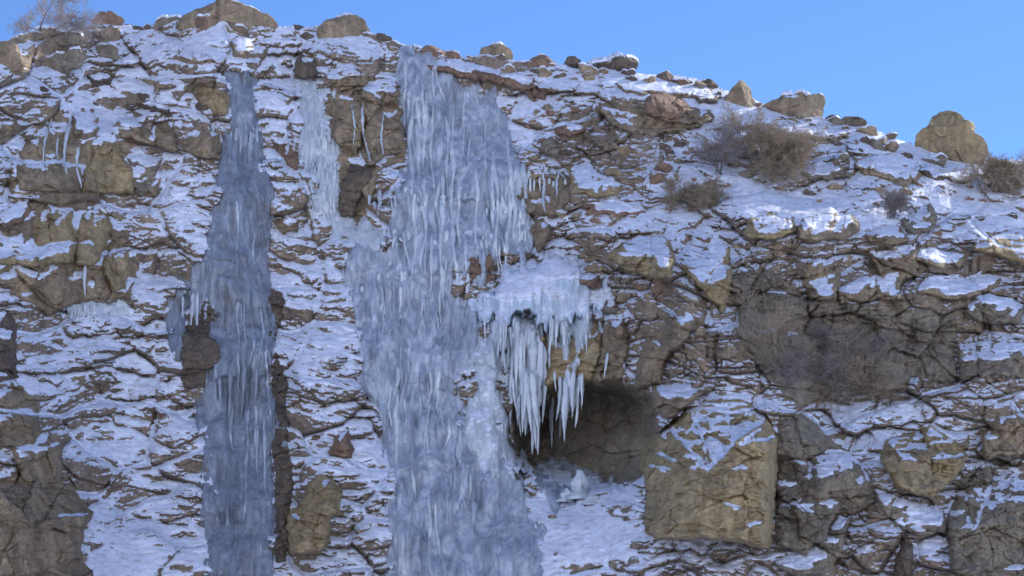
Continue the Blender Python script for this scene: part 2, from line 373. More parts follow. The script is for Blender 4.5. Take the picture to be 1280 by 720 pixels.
# name, category, label, tone, protrusion, snow bias, outline
RF, BO, LE = 'crag', 'boulder', 'rock_ledge'
ROCKS = [
 (LE, 'rock ledge', 'small square brown ledge jutting in at the left edge level with the big ochre outcrop', 'brown', .5, -.1, [(-14,152),(20,151),(24,162),(10,176),(-14,180)]),
 (RF, 'rock face', 'dark sheltered wall at the back of the cave', 'grey', .15, -.6, [(648,500),(668,488),(700,478),(740,474),(780,478),(806,500),(816,545),(800,592),(772,604),(735,600),(700,588),(662,580),(642,548)]),
 (RF, 'rock face', 'rough brown bedrock dusted with snow around the ochre stack of blocks', 'brown', .2, .03, [(-14,290),(20,262),(60,246),(120,252),(160,290),(172,330),(160,372),(110,372),(60,392),(-14,345)]),
 (RF, 'rock face', 'rough brown bedrock dusted with snow behind the streaked face and the domed ochre face', 'brown', .2, .02, [(12,244),(14,205),(40,160),(70,135),(130,135),(180,190),(204,205),(196,246)]),
 (RF, 'rock face', 'brown rock with snowy steps behind the tall water stained wall', 'brown', .2, -.06, [(408,120),(412,100),(450,94),(502,94),(512,160),(505,200),(472,215),(462,268),(424,272),(420,190)]),
 (RF, 'rock face', 'brown rock face streaked with thin white ice lines, above the ochre blocks', 'brown', .7, -.12, [(25,238),(22,215),(28,190),(45,165),(60,148),(85,142),(98,150),(102,180),(99,215),(102,240),(60,241)]),
 (LE, 'rock ledge', 'upright brown block capped by snow between the streaked face and the row of ledge blocks', 'brown', .6, 0, [(92,170),(91,143),(115,138),(124,150),(120,172),(105,176)]),
 (RF, 'rock face', 'domed ochre rock face below the snow shelf, smooth and yellowish', 'ochre', .9, -.14, [(103,239),(108,205),(118,190),(130,178),(145,178),(158,192),(166,205),(168,240),(130,244)]),
 (LE, 'rock ledge', 'greyish ledge piece joined to the side of the domed ochre face', 'grey', .5, -.02, [(160,195),(175,195),(198,200),(196,225),(180,243),(168,240)]),
 (LE, 'rock ledge', 'long brown ledge sloping down from the snow shelf, first in the row of blocks', 'brown', .5, 0, [(137,166),(150,148),(170,152),(185,162),(197,172),(195,183),(165,173),(145,173)]),
 (LE, 'rock ledge', 'rounded brown block in the middle of the row above the snow patch', 'brown', .6, -.1, [(197,160),(208,157),(218,165),(221,185),(210,190),(198,183)]),
 (LE, 'rock ledge', 'wide brown block at the end of the row, touching the narrow frozen waterfall', 'brown', .6, -.08, [(222,175),(245,172),(258,162),(270,168),(272,195),(248,192),(228,188)]),
 (BO, 'boulder', 'olive brown boulder beside the top of the narrow frozen waterfall', 'ochre', .7, -.05, [(243,112),(262,110),(284,116),(288,130),(284,142),(268,144),(252,132)]),
 (LE, 'rock ledge', 'flat brown slab lying in the snow under the highest ridge crag', 'brown', .4, 0, [(178,98),(192,91),(210,94),(224,106),(205,109),(185,105)]),
 (LE, 'rock ledge', 'thin dark slab in snow below the ridge boulders near the bare tree', 'dark', .3, 0, [(110,100),(122,92),(140,95),(138,103),(120,105)]),
 (LE, 'rock ledge', 'thin shaded slab in the snow just above the row of brown ledge blocks', 'dark', .35, 0, [(172,132),(190,126),(212,134),(214,141),(190,138)]),
 (LE, 'rock ledge', 'snow topped brown block tucked under the highest ridge crag', 'brown', .5, 0, [(288,50),(300,45),(320,48),(335,60),(331,72),(310,73),(292,70)]),
 (LE, 'rock ledge', 'low brown rock under a snow bank left of the highest ridge crag', 'brown', .5, .02, [(217,70),(230,60),(255,64),(267,73),(250,79),(235,79)]),
 (LE, 'rock ledge', 'dark notched rock in the gully between the two tall ridge boulders', 'dark', .5, -.08, [(367,88),(375,70),(392,75),(395,95),(380,99)]),
 (LE, 'rock ledge', 'brown block under the snow shelf below the round ridge boulder', 'brown', .5, .02, [(405,101),(412,92),(440,88),(451,92),(448,105),(425,107)]),
 (RF, 'rock face', 'short brown face just above the tall water stained wall', 'brown', .6, -.05, [(450,111),(460,100),(495,100),(501,112),(490,126),(470,129),(453,122)]),
 (RF, 'rock face', 'tall brown wall with dark water stains between two sheets of ice', 'brown', .9, -.16, [(416,125),(430,122),(453,128),(456,150),(452,180),(446,192),(428,182),(417,165)]),
 (RF, 'rock face', 'tall brown wall streaked white with frozen trickles beside the main frozen waterfall', 'brown', .8, -.14, [(456,129),(475,134),(500,135),(506,160),(501,190),(480,196),(463,206),(453,190)]),
 (RF, 'rock face', 'lowest part of the stained wall, a dark overhang above icy lumps', 'dark', .5, -.12, [(438,203),(464,198),(466,225),(455,240),(438,272),(426,270),(428,225)]),
 (BO, 'boulder', 'small reddish boulder half buried in snow between the two narrow ice sheets', 'red', .5, -.05, [(345,185),(360,182),(373,195),(373,211),(360,206)]),
 (LE, 'rock ledge', 'brown ledge in snow under the overhang beside the pale ice sheet', 'brown', .4, 0, [(345,278),(358,272),(374,278),(375,288),(352,289)]),
 (RF, 'rock face', 'long reddish brown slab sloping down behind the top of the main frozen waterfall', 'red', .6, -.02, [(618,96),(640,88),(668,101),(668,126),(650,116),(630,106)]),
 (LE, 'rock ledge', 'reddish ledge running just under the rim where the widest waterfall begins', 'red', .5, -.06, [(528,78),(560,72),(600,84),(640,92),(690,112),(680,124),(640,110),(600,100),(560,90)]),
 (LE, 'rock ledge', 'brown rim ledge between the overhanging slab and the pointed rock', 'brown', .5, -.02, [(770,104),(820,104),(880,112),(900,124),(860,122),(815,116),(780,114)]),
 (LE, 'rock ledge', 'brown ledge under the flat topped jutting slab', 'brown', .5, -.04, [(945,156),(990,158),(1035,158),(1060,170),(1030,176),(985,170),(950,168)]),
 (LE, 'rock ledge', 'dark ledge on the snowy shoulder under the peaked tan boulder', 'dark', .5, -.03, [(1140,212),(1170,210),(1200,216),(1222,222),(1200,230),(1165,224)]),
 (RF, 'rock face', 'dark lens shaped overhang with a curved underside below the sunlit crest', 'brown', 1.0, -.12, [(743,136),(760,130),(808,134),(835,136),(858,135),(885,137),(891,149),(868,158),(840,166),(800,166),(768,156)]),
 (BO, 'boulder', 'domed reddish rock resting on top of the lens shaped overhang', 'red', .9, -.3, [(808,141),(810,124),(820,115),(832,112),(848,120),(858,134),(852,146),(828,150)]),
 (BO, 'boulder', 'low dark boulder in snow between the lens shaped overhang and the pointed crest rock', 'dark', .5, -.03, [(868,122),(880,114),(895,121),(893,128),(872,128)]),
 (BO, 'boulder', 'flat reddish boulder on the snow slope beside the main frozen waterfall', 'red', .5, 0, [(690,159),(700,152),(720,153),(729,162),(712,171),(695,166)]),
 (BO, 'boulder', 'split grey boulder at the upper edge of the main frozen waterfall', 'grey', .6, -.03, [(676,181),(690,172),(701,185),(696,196),(682,193)]),
 (RF, 'rock face', 'olive rock face beside hanging icicles, level with the thin bare sapling', 'ochre', .7, -.06, [(712,213),(730,205),(745,212),(760,222),(776,232),(770,243),(745,246),(715,243)]),
 (RF, 'rock face', 'brown rock behind long thin icicles at the edge of the main frozen waterfall', 'brown', .5, -.12, [(652,222),(680,215),(710,222),(712,250),(690,268),(660,266),(650,245)]),
 (BO, 'boulder', 'dark hollow boulder under a snowy lip beside the ice mound', 'brown', .7, -.05, [(662,283),(675,275),(687,282),(684,304),(672,315),(664,300)]),
 (RF, 'rock face', 'rusty orange hollow rock framed by icicles in the main frozen waterfall', 'red', .3, -.2, [(586,322),(600,312),(618,316),(622,345),(605,350),(590,346)]),
 (LE, 'rock ledge', 'dark purple ledge lined with snow at the top of the broken rib', 'red', .4, .02, [(730,257),(760,251),(800,254),(806,264),(770,268),(740,266)]),
 (BO, 'boulder', 'big tan boulder under snow on the broken rock rib above the cave', 'ochre', .9, -.03, [(760,322),(775,304),(800,296),(822,293),(836,305),(843,322),(838,346),(815,347),(790,341),(775,333)]),
 (RF, 'rock face', 'ochre corner of rock with a vertical edge above the shrubby alcove', 'ochre', 1.0, -.06, [(852,326),(875,322),(890,300),(902,296),(913,310),(915,335),(911,365),(905,388),(885,372),(865,346)]),
 (BO, 'boulder', 'small red stone poking from the blue ice mound', 'red', .5, -.02, [(721,349),(735,340),(749,345),(745,356),(728,356)]),
 (BO, 'boulder', 'knobbly grey rock capped by snow at the edge of the ice mound above the cave', 'grey', .6, 0, [(748,386),(757,370),(771,372),(773,386),(764,391)]),
 (RF, 'rock face', 'lumpy tan rock showing between the long icicles of the curtain', 'ochre', .7, -.1, [(664,412),(700,404),(742,398),(752,430),(742,470),(712,492),(690,500),(676,470)]),
 (RF, 'rock face', 'brown arch of rock over the cave mouth', 'brown', .8, -.1, [(740,482),(748,440),(760,402),(780,398),(786,430),(776,482)]),
 (RF, 'rock face', 'curved brown buttress beside the cave arch under striped snow', 'brown', 1.0, -.06, [(796,484),(800,440),(812,420),(835,410),(855,380),(871,400),(850,432),(830,452),(826,482)]),
 (BO, 'boulder', 'wedge of brown rock on top of the largest block beside the cave', 'brown', .8, -.03, [(814,512),(820,485),(850,479),(886,490),(860,506),(835,522)]),
 (BO, 'boulder', 'largest boulder, a massive tan block beside the cave with snow on its shoulder', 'ochre', 2.7, -.04, [(803,648),(808,612),(801,584),(808,560),(830,530),(862,510),(900,501),(938,505),(960,520),(971,548),(970,600),(966,650),(961,684),(930,677),(880,673),(820,673),(805,662)]),
 (RF, 'rock face', 'broad dark rock face joined to the shaded side of the largest boulder', 'grey', .7, -.12, [(970,682),(972,540),(976,521),(1000,516),(1026,536),(1046,556),(1070,571),(1090,600),(1095,626),(1070,641),(1050,632),(1040,662),(1010,692),(985,682)]),
 (BO, 'boulder', 'half buried boulder striped with snow on top and tan below', 'ochre', 1.2, -.09, [(1102,571),(1108,550),(1135,540),(1165,535),(1190,550),(1211,570),(1190,601),(1165,619),(1140,616),(1119,605)]),
 (LE, 'rock ledge', 'long dark ledge under the boulder striped with snow', 'grey', .7, -.03, [(1094,611),(1120,620),(1155,631),(1181,641),(1186,666),(1150,669),(1120,656),(1100,636)]),
 (RF, 'rock face', 'big dark face filling the bottom right corner', 'grey', 1.1, -.14, [(1188,740),(1186,642),(1200,600),(1230,580),(1260,577),(1292,588),(1340,600),(1340,740)]),
 (BO, 'boulder', 'brown boulder capped by snow bands above the dark corner face', 'brown', .9, -.06, [(1228,546),(1250,520),(1280,517),(1310,524),(1310,562),(1260,571),(1233,573)]),
 (RF, 'rock face', 'upright dark rib standing in the lowest snow patch', 'dark', .7, -.12, [(1128,667),(1140,680),(1136,735),(1118,735),(1122,690)]),
 (RF, 'rock face', 'low rough rock under the broad dark face at the bottom of the snow', 'grey', .6, -.02, [(990,690),(1010,698),(1040,668),(1052,645),(1062,650),(1050,690),(1030,715),(1000,722),(970,705)]),
 (BO, 'boulder', 'olive boulder below the sunlit snow bench, first of three', 'ochre', .8, -.02, [(930,291),(940,273),(965,267),(990,275),(993,288),(970,297),(940,299)]),
 (BO, 'boulder', 'long brown boulder with a bright snow rim below the sunlit snow bench', 'brown', .8, 0, [(995,286),(1005,272),(1030,268),(1065,266),(1073,285),(1050,300),(1020,301),(1000,296)]),
 (BO, 'boulder', 'arched brown boulder lined by snow between the snow bench and the grey shrub', 'brown', .7, 0, [(1079,293),(1100,282),(1125,285),(1136,300),(1120,306),(1090,303)]),
 (BO, 'boulder', 'round speckled boulder beside the foot of the grey shrub', 'grey', .7, -.02, [(1127,276),(1145,262),(1165,258),(1173,270),(1160,286),(1140,291)]),
 (LE, 'rock ledge', 'pointed dark ledge below the snow slope dotted with stones', 'brown', .6, 0, [(1143,326),(1150,305),(1175,312),(1206,320),(1200,331),(1175,335)]),
 (BO, 'boulder', 'large tan boulder at the right edge of the stony snow slope', 'ochre', .9, -.05, [(1217,310),(1240,295),(1265,285),(1310,283),(1310,336),(1275,331),(1250,318),(1230,317)]),
 (RF, 'rock face', 'leaning brown block on the rim of the shrubby alcove', 'brown', .8, -.06, [(1003,336),(1025,325),(1051,330),(1049,355),(1041,376),(1015,373),(1004,355)]),
 (RF, 'rock face', 'angular brown block with a snowy step over the shrubby alcove', 'brown', .9, -.05, [(1088,316),(1120,309),(1146,309),(1143,345),(1126,352),(1123,371),(1050,378),(1046,361),(1080,348),(1100,345)]),
 (LE, 'rock ledge', 'long brown ledge across the snow level with the alcove rim', 'brown', .7, -.02, [(1148,366),(1160,348),(1200,344),(1236,341),(1251,350),(1240,363),(1205,373),(1170,371)]),
 (BO, 'boulder', 'rounded cluster boulder veined with snow below the long brown ledge', 'grey', .8, 0, [(1203,386),(1225,370),(1262,371),(1284,385),(1276,401),(1240,403),(1214,396)]),
 (RF, 'rock face', 'wide shaded grey brown wall at the back of the shrubby alcove', 'grey', .3, -.2, [(915,346),(960,336),(1000,366),(1045,381),(1115,383),(1140,391),(1190,386),(1197,410),(1193,476),(1140,472),(1100,492),(1000,507),(960,472),(925,412)]),
 (RF, 'rock face', 'square grey wall between two snow bands at the right edge', 'grey', .7, -.1, [(1199,431),(1240,425),(1280,430),(1320,438),(1320,472),(1240,469),(1200,476)]),
 (LE, 'rock ledge', 'dark undercut ledge just below the crest beside the peaked rock', 'brown', .7, -.03, [(1068,206),(1090,195),(1130,194),(1149,205),(1151,221),(1135,229),(1105,223),(1080,216)]),
 (BO, 'boulder', 'low dark boulder with snow streaks downhill from the dense brown shrub', 'grey', .6, 0, [(1003,216),(1020,205),(1050,208),(1061,218),(1035,225),(1015,223)]),
 (LE, 'rock ledge', 'purplish ledge at the left edge above the blue snow patch', 'red', .5, 0, [(-14,272),(20,255),(35,250),(41,262),(25,281),(-14,285)]),
 (RF, 'rock face', 'broad ochre face of stacked blocks above the small frozen trickle', 'ochre', .8, -.07, [(-14,332),(-14,318),(40,305),(45,276),(60,256),(90,262),(96,290),(92,330),(50,331)]),
 (RF, 'rock face', 'upright yellowish block in the middle of the ochre stack', 'ochre', 1.0, -.14, [(94,331),(97,295),(105,271),(120,260),(135,270),(138,285),(132,305),(125,326),(110,331)]),
 (RF, 'rock face', 'yellowish block at the end of the ochre stack, beside the frosted slope', 'ochre', .8, -.1, [(131,331),(135,310),(145,299),(161,312),(161,330),(156,361),(140,363),(135,346)]),
 (LE, 'rock ledge', 'narrow brown tooth of rock beside the small frozen trickle', 'brown', .5, -.1, [(114,346),(122,333),(131,340),(131,359),(117,361)]),
 (LE, 'rock ledge', 'brown hanging block below the broad ochre stack with a pointed foot', 'brown', .6, -.02, [(44,361),(50,341),(75,335),(81,355),(78,379),(65,381)]),
 (RF, 'rock face', 'upper dark crag cut by the left edge halfway down', 'dark', .7, -.1, [(-14,393),(10,391),(19,410),(16,440),(21,470),(-14,484)]),
 (RF, 'rock face', 'dark brown crag above the rough foreground boulder', 'brown', .9, -.1, [(-14,470),(14,472),(30,490),(46,508),(50,536),(40,556),(18,560),(-14,556)]),
 (RF, 'rock face', 'narrow brown crag edging the snow above the rough foreground boulder', 'brown', .9, -.1, [(14,560),(30,545),(60,540),(76,556),(76,602),(55,606),(30,600)]),
 (BO, 'boulder', 'rough olive foreground boulder in the bottom left corner', 'brown', 1.9, -.2, [(-20,602),(25,590),(50,583),(60,600),(80,605),(100,625),(113,640),(105,660),(98,700),(115,712),(112,745),(-20,745)]),
 (BO, 'boulder', 'tall ochre boulder rounded like a pillar between the two frozen waterfalls', 'ochre', 1.1, -.1, [(380,621),(388,605),(402,593),(416,598),(426,615),(426,640),(411,651),(413,680),(400,693),(385,691),(365,689),(359,660),(362,640),(374,635)]),
 (BO, 'boulder', 'small dark rock beside the snow rib above the ochre pillar boulder', 'red', .6, -.05, [(414,566),(420,545),(432,540),(441,560),(438,573)]),
 (RF, 'rock face', 'dark wet rock showing through a gap in the narrow frozen waterfall', 'dark', .2, -.3, [(225,471),(228,420),(240,386),(262,380),(276,400),(272,450),(260,481),(240,486)]),
 (RF, 'rock face', 'dark cleft rock beside the lower part of the narrow frozen waterfall', 'dark', .4, -.25, [(345,440),(358,470),(356,540),(366,580),(364,640),(358,700),(346,700),(343,600),(340,500)]),
 (RF, 'rock face', 'dark gap of rock beside the middle of the narrow frozen waterfall', 'dark', .3, -.3, [(322,372),(336,358),(352,370),(354,395),(344,425),(328,440)]),
]


def pieces(k, least=25):
    """masks of the separate patches in k"""
    lab = np.where(k, np.arange(1, k.size + 1).reshape(k.shape), 0)
    while True:
        q = lab.copy()
        for ax in (0, 1):
            for d in (1, -1):
                r = np.roll(lab, d, ax); e = [slice(None)] * 2; e[ax] = 0 if d == 1 else -1; r[tuple(e)] = 0
                q = np.where(k, np.maximum(q, r), 0)
            lab, q0 = q, lab
        if (lab == q0).all() and (q == q0).all(): break
    ids, n = np.unique(lab[lab > 0], return_counts=True)
    order = np.argsort(-n)[:8]
    return [lab == ids[i] for i in order if n[i] >= least]
def build_patch_rock(i, name, cat, label, tone, protr, sb, poly):
    if name == 'boulder': sb -= .06; protr *= 1.35
    win, m, D = patch_fields(poly, protr, 200 + i * 13)
    inside = m > -2.5
    P = sub_place(D, win); nv, nu = m.shape
    v, f = compact(P, grid_faces(nv, nu, inside))
    cx = sum(p[0] for p in poly) / len(poly); by = max(p[1] for p in poly)
    r, c = surf_idx(cx, min(by, 1000)); loc = P0[r, c]
    o = tag(add(name, v, f, M[tone], loc=loc), label, cat)
    Ds, h = snow_layer(D, win, sb, 700 + i)
    h = np.where(m > 0.5, h, -1)
    h = np.minimum(h, .16)
    k = h > 0.012
    if k.sum() > 30:
        Ps = sub_place(np.maximum(Ds, D) + np.clip(h, -.06, .3), win)
        for kk in pieces(k):
            v, f = compact(Ps, grid_faces(nv, nu, kk)); add('snow_cap', v, f, M['snow'], parent=o)
    COVER[win] = np.maximum(COVER[win], (m > 2))
    FRONT[win] = np.where(m > 0, np.maximum(FRONT[win], D), FRONT[win])
    LOWER[win] = np.minimum(LOWER[win], np.where(m > 2, D - .25, 1e3))
for i, r in enumerate(ROCKS): build_patch_rock(i, *r)

# ------------------------------------------------------------------ ice
def flutes(a, b, seed, amp):
    w1 = a + .18 * fbm(a / .9, b / 1.6, seed, 3)
    f1 = 1 - np.abs(vn(w1 / .34, b / 2.6, seed + 1)) * 2.4; f2 = 1 - np.abs(vn(w1 / .13, b / 1.1, seed + 2)) * 2.2
    return amp * (.17 * f1 + .06 * f2 + .02 * fbm(w1 / .05, b / .5, seed + 3, 2) + .14 * fbm(a / .5, b / .5, seed + 5, 4) + .30 * fbm(a / .9 + .2 * b, b / 5, seed + 6, 3))
def build_ice(name, cat, label, tone, poly, thick, seed, amp=1.0, tiers=(), tier_amp=.5, warp=1.6, wedge=9, part=None, smooth_base=10, frost=-.22, ramp_=None):
    win = window(poly, 26); m, ny = sdf(poly, win, warp)
    a, b = A[win], B[win]
    m = m - 3 + 22 * fbm(a / .42, b / 2.0, seed + 60, 5, .6)
    prof = np.where(m > 0, 1 - np.exp(-m / wedge), m / 14.0)
    D = blur(BASE, smooth_base)[win] + .4 * blur(ROCK - BASE, 2, 4)[win] + thick * .55 * prof + (flutes(a, b, seed, amp)) * np.clip(prof + .15, 0, 1)
    vv = V[win] + 12 * fbm(U[win] / 22, V[win] / 60, seed + 7, 3) + 3 * vn(U[win] / 7, V[win] / 50, seed + 8)
    tl = [-500] + list(tiers) + [5000]
    for k in range(1, len(tl) - 1):                 # a lip at each tier: the ice swells down to it, then drops back
        up = np.clip((vv - tl[k - 1]) / (tl[k] - tl[k - 1]), 0, 1) if k > 1 else np.clip(1 - (tl[k] - vv) / 70, 0, 1)
        w_ = np.where(vv <= tl[k], up ** 2, np.clip(1 - (vv - tl[k]) / 4.0, 0, 1) * 1.0)
        on = np.clip(.6 + .9 * fbm(U[win] / 34, U[win] * 0 + k * 5, seed + 20 + k, 2), 0.05, 1.2)
        D = D + .6 * tier_amp * w_ * on * np.clip(prof, 0, 1)
    if ramp_: 
        xs = [p[0] for p in poly]; hx = sstep(0, 75, np.minimum(U[win] - min(xs), max(xs) - U[win]))
        D = D + (ramp_[2] + .5 * fbm(U[win] / 26, V[win] / 60, seed + 9, 3)) * np.clip((V[win] + .3 * (vv - V[win]) - ramp_[0]) / (ramp_[1] - ramp_[0]), 0, 1) * hx * np.clip(prof * 1.5, 0, 1)
    P = sub_place(D, win); nv, nu = m.shape
    v, f = compact(P, grid_faces(nv, nu, m > -3.5))
    if part is None:
        r, c = surf_idx(sum(p[0] for p in poly) / len(poly), max(p[1] for p in poly))
        o = tag(add(name, v, f, M[tone], loc=P0[r, c]), label, cat)
    else: o = add(name, v, f, M[tone], parent=part)
    Ds, h = snow_layer(D, win, frost, seed + 50, k=2)
    k = (np.where(m > 1, h, -1) > .012)
    if k.sum() > 30:
        Ps = sub_place(np.maximum(Ds, D) + np.clip(np.minimum(h, .15), -.05, .3), win)
        v, f = compact(Ps, grid_faces(nv, nu, k)); tag(add('snow_dusting', v, f, M['snow'], parent=o), kind='stuff')
    COVER[win] = np.maximum(COVER[win], (m > 5 + 12 * fbm(a / .5, b / .25, seed + 70, 4)))
    LOWER[win] = np.minimum(LOWER[win], np.where(m > 2, D - .3, 1e3))
    FRONT[win] = np.where(m > 0, np.maximum(FRONT[win], D), FRONT[win])
    return o
def px_pt(u, v, disp=None):
    r, c = surf_idx(u, v); d = FRONT[r, c] if disp is None else disp
    return P0[r, c] - DN[r, c] * d
def icicle(parent, u, v, length, width, out=.15, seed=0, mt='ice_white', name='icicle'):
    """a hanging icicle: top at photo pixel (u,v), length and width in photo pixels at the face"""
    q = random.Random(seed * 7919 + int(u * 31 + v)); top = px_pt(u, v); d = -DN[surf_idx(u, v)]
    top = top + d * out; s = MPP * .98; L = length * s * 1.03; R = width * s * .5
    n, k = 7, max(6, int(length / 4)); vs_, fs = [], []
    ph = q.uniform(0, 6); bend = q.gauss(0, .7); f1, f2 = q.uniform(9, 22), q.uniform(.08, .3)
    for j in range(k + 1):
        t = j / k; rr = R * min(1, (t + .03) / .16) ** .6 * ((1 - t) ** .62 * (1 + f2 * math.sin(t * f1 + ph) + .16 * q.uniform(-1, 1)) + .03)
        ox = R * (.35 * math.sin(t * 3 + ph) + bend * t * t)
        for i in range(n):
            an = 2 * math.pi * i / n + ph
            vs_.append((top[0] + ox + rr * math.cos(an), top[1] + rr * math.sin(an), top[2] + .12 - t * L))
    for j in range(k):
        for i in range(n):
            fs.append((j * n + i, (j + 1) * n + i, (j + 1) * n + (i + 1) % n, j * n + (i + 1) % n))
    add(name, vs_, fs, M[mt], parent=parent)
W1 = build_ice('frozen_waterfall', 'frozen waterfall', 'narrow grey frozen waterfall dropping straight beside the dark cleft', 'ice_dark',
    [(286,92),(322,92),(326,140),(337,168),(336,240),(334,330),(345,400),(348,480),(352,740),(248,740),(252,600),(246,505),(262,480),(272,440),(258,394),(240,390),(229,430),(222,464),(211,420),(222,360),(248,318),(262,270),(268,210),(271,166),(284,160),(284,130)], .75, 310, 1.0, (165, 322, 470), .45, wedge=12)
W2 = build_ice('frozen_waterfall', 'frozen waterfall', 'pale thin sheet of ice between the small reddish boulder and the stained wall', 'ice_white',
    [(376,102),(398,100),(416,108),(420,170),(430,225),(432,262),(448,272),(500,285),(520,298),(450,330),(415,300),(384,262),(370,182)], .55, 330, 1.0, (165, 262), .4)
W3 = build_ice('frozen_waterfall', 'frozen waterfall', 'widest frozen waterfall, spreading from the crest in stepped tiers down the cliff', 'ice',
    [(490,58),(525,56),(560,80),(620,120),(648,165),(662,215),(652,240),(655,325),(625,312),(618,352),(600,352),(588,322),(572,370),(588,380),(606,420),(580,470),(592,560),(648,592),(680,660),(690,740),(478,740),(486,600),(476,560),(456,480),(448,400),(430,320),(440,298),(500,306),(492,285),(488,250),(506,200),(503,130)],
    .8, 350, 1.2, (150, 248, 290, 338, 398, 480, 580), .6, wedge=14)
W4 = build_ice('ice_lumps', 'ice', 'lumpy white ice crusting the rock beside the icicle curtain', 'ice_white',
    [(570,455),(592,432),(612,414),(640,412),(644,470),(632,505),(645,545),(652,604),(622,590),(604,600),(590,560),(574,540),(586,500)], .55, 370, 1.3, (455, 490, 525), .5, frost=-.02, warp=3)
W5 = build_ice('icicle_curtain', 'icicles', 'long white icicles hanging in a thick curtain over the cave mouth', 'ice_white',
    [(600,398),(650,400),(742,392),(752,408),(738,432),(728,470),(712,482),(698,474),(704,440),(694,415),(688,440),(684,480),(676,520),(664,540),(652,530),(643,500),(638,440),(620,412)], 2.2, 390, 1.2, (440, 474), .3, frost=-.1)
W6 = build_ice('ice_mound', 'ice', 'smooth pale blue ice mound bulging above the icicle curtain', 'ice_blue',
    [(560,398),(590,368),(615,348),(650,332),(690,312),(722,324),(756,352),(768,380),(748,392),(735,412),(720,396),(704,418),(690,402),(668,420),(655,404),(636,414),(618,402),(600,410),(580,402)], .18, 410, .7, (), 0, wedge=4, smooth_base=3, frost=.16, ramp_=(305, 400, 1.5))
W7 = build_ice('icicle_fringe', 'icicles', 'fringe of thin icicles hanging beside the rusty hollow above the ice mound', 'ice_white',
    [(598,225),(640,200),(660,210),(700,214),(712,225),(700,228),(664,236),(662,275),(664,300),(650,335),(640,330),(625,308),(600,300),(592,260)], .75, 430, 1.1, (262, 300), .4)
W8 = build_ice('frozen_trickle', 'ice', 'small frozen trickle of icicles under the ochre stack of blocks', 'ice_white',
    [(84,378),(98,374),(130,374),(165,380),(160,392),(128,396),(105,402),(88,398)], .4, 450, .8, (), 0)
W9 = build_ice('cave_ice', 'ice', 'bumpy grey ice floor at the mouth of the cave', 'ice',
    [(648,585),(690,578),(720,590),(745,596),(760,600),(735,630),(700,640),(668,622)], .5, 470, .9, (), 0, warp=1)
def row(parent, pts, wmin, wmax, lmin, lmax, n, seed, out=.12, mt='ice_white'):
    q = random.Random(seed)
    n = int(n * 1.4)
    for i in range(n):
        t = (q.uniform(0, 1) * .6 + .4 * (i + .5) / n) * (len(pts) - 1); k = min(int(t), len(pts) - 2); t -= k
        u = pts[k][0] + (pts[k + 1][0] - pts[k][0]) * t; v = pts[k][1] + (pts[k + 1][1] - pts[k][1]) * t
        w_ = q.uniform(wmin, wmax)
        icicle(parent, u, v + q.uniform(-9, 9), q.uniform(lmin, lmax) * (.6 + .4 * w_ / wmax), w_, out if parent not in (W1, W3) else .03, seed * 100 + i, mt)
for (u, v, L, w_) in [(645,405,88,9),(652,420,100,12),(660,415,118,15),(668,418,158,14),(674,430,120,12),(681,436,70,9),(640,440,110,7),(647,470,82,10),(656,480,70,12),(664,470,76,13),(672,480,94,9),(618,404,34,5),(625,404,40,7),(632,405,36,5),
                      (700,474,58,8),(708,472,86,13),(716,474,54,8),(722,476,64,9),(727,470,40,5),(694,468,26,4),(690,500,48,4),(688,400,50,8),(704,405,60,10),(731,400,70,7),(738,420,50,5),(759,445,32,5),(780,455,28,6),(690,508,60,7),(700,520,50,5)]:
    icicle(W5, u, v, L, w_, .25, 3)
    if w_ > 6:
        icicle(W5, u + rnd.uniform(-7, 7), v + rnd.uniform(-4, 12), L * rnd.uniform(.3, .75), w_ * rnd.uniform(.35, .7), .3, 4)
row(W5, [(640,440),(660,470),(682,465)], 6, 12, 45, 95, 14, 31, out=.3)
row(W5, [(604,402),(640,402)], 3, 6, 22, 50, 9, 32, out=.1)
row(W5, [(602,403),(622,412),(640,404),(664,425),(690,404),(706,428),(722,404),(742,396)], 2, 6, 10, 60, 22, 36, out=.35)
row(W5, [(640,500),(676,505)], 3, 8, 20, 60, 9, 37, out=.3)
row(W5, [(698,470),(728,468)], 4, 9, 30, 60, 6, 33, out=.3)
row(W7, [(600,262),(630,255),(662,262)], 4, 8, 30, 62, 12, 11)
row(W7, [(640,300),(655,290),(664,285)], 4, 7, 30, 45, 5, 12)
row(W7, [(655,224),(680,218),(712,224)], 2.5, 5, 24, 52, 13, 13)
row(W7, [(592,296),(612,302),(625,300)], 3, 6, 20, 50, 6, 14)
row(W2, [(380,165),(400,172),(420,165)], 4, 8, 40, 80, 8, 15)
row(W2, [(388,205),(405,215),(428,205)], 3, 7, 40, 62, 9, 16)
row(W2, [(455,240),(475,250),(500,246)], 4, 10, 14, 26, 6, 17, mt='ice')
row(W3, [(495,238),(540,245),(600,240)], 4, 9, 20, 46, 8, 18, mt='ice_white')
row(W3, [(455,296),(520,292),(590,300)], 4, 9, 16, 40, 8, 19, mt='ice_white')
row(W3, [(450,340),(500,336),(560,345)], 4, 9, 16, 36, 6, 20, mt='ice_white')
row(W3, [(455,400),(520,402),(580,410)], 4, 9, 18, 50, 8, 21, mt='ice')
row(W3, [(505,100),(515,150)], 5, 9, 50, 90, 5, 22, mt='ice')
row(W1, [(270,168),(300,165),(332,168)], 5, 9, 40, 110, 12, 23, mt='ice')
row(W1, [(218,385),(250,375),(275,380)], 3, 7, 30, 70, 10, 24, mt='ice')
row(W1, [(255,478),(300,470),(345,478)], 4, 8, 30, 90, 12, 25, mt='ice_dark')
row(W8, [(86,386),(110,392),(132,388)], 2.5, 5, 14, 34, 10, 26)
icicle(W8, 106, 335, 42, 6, .5, 27)
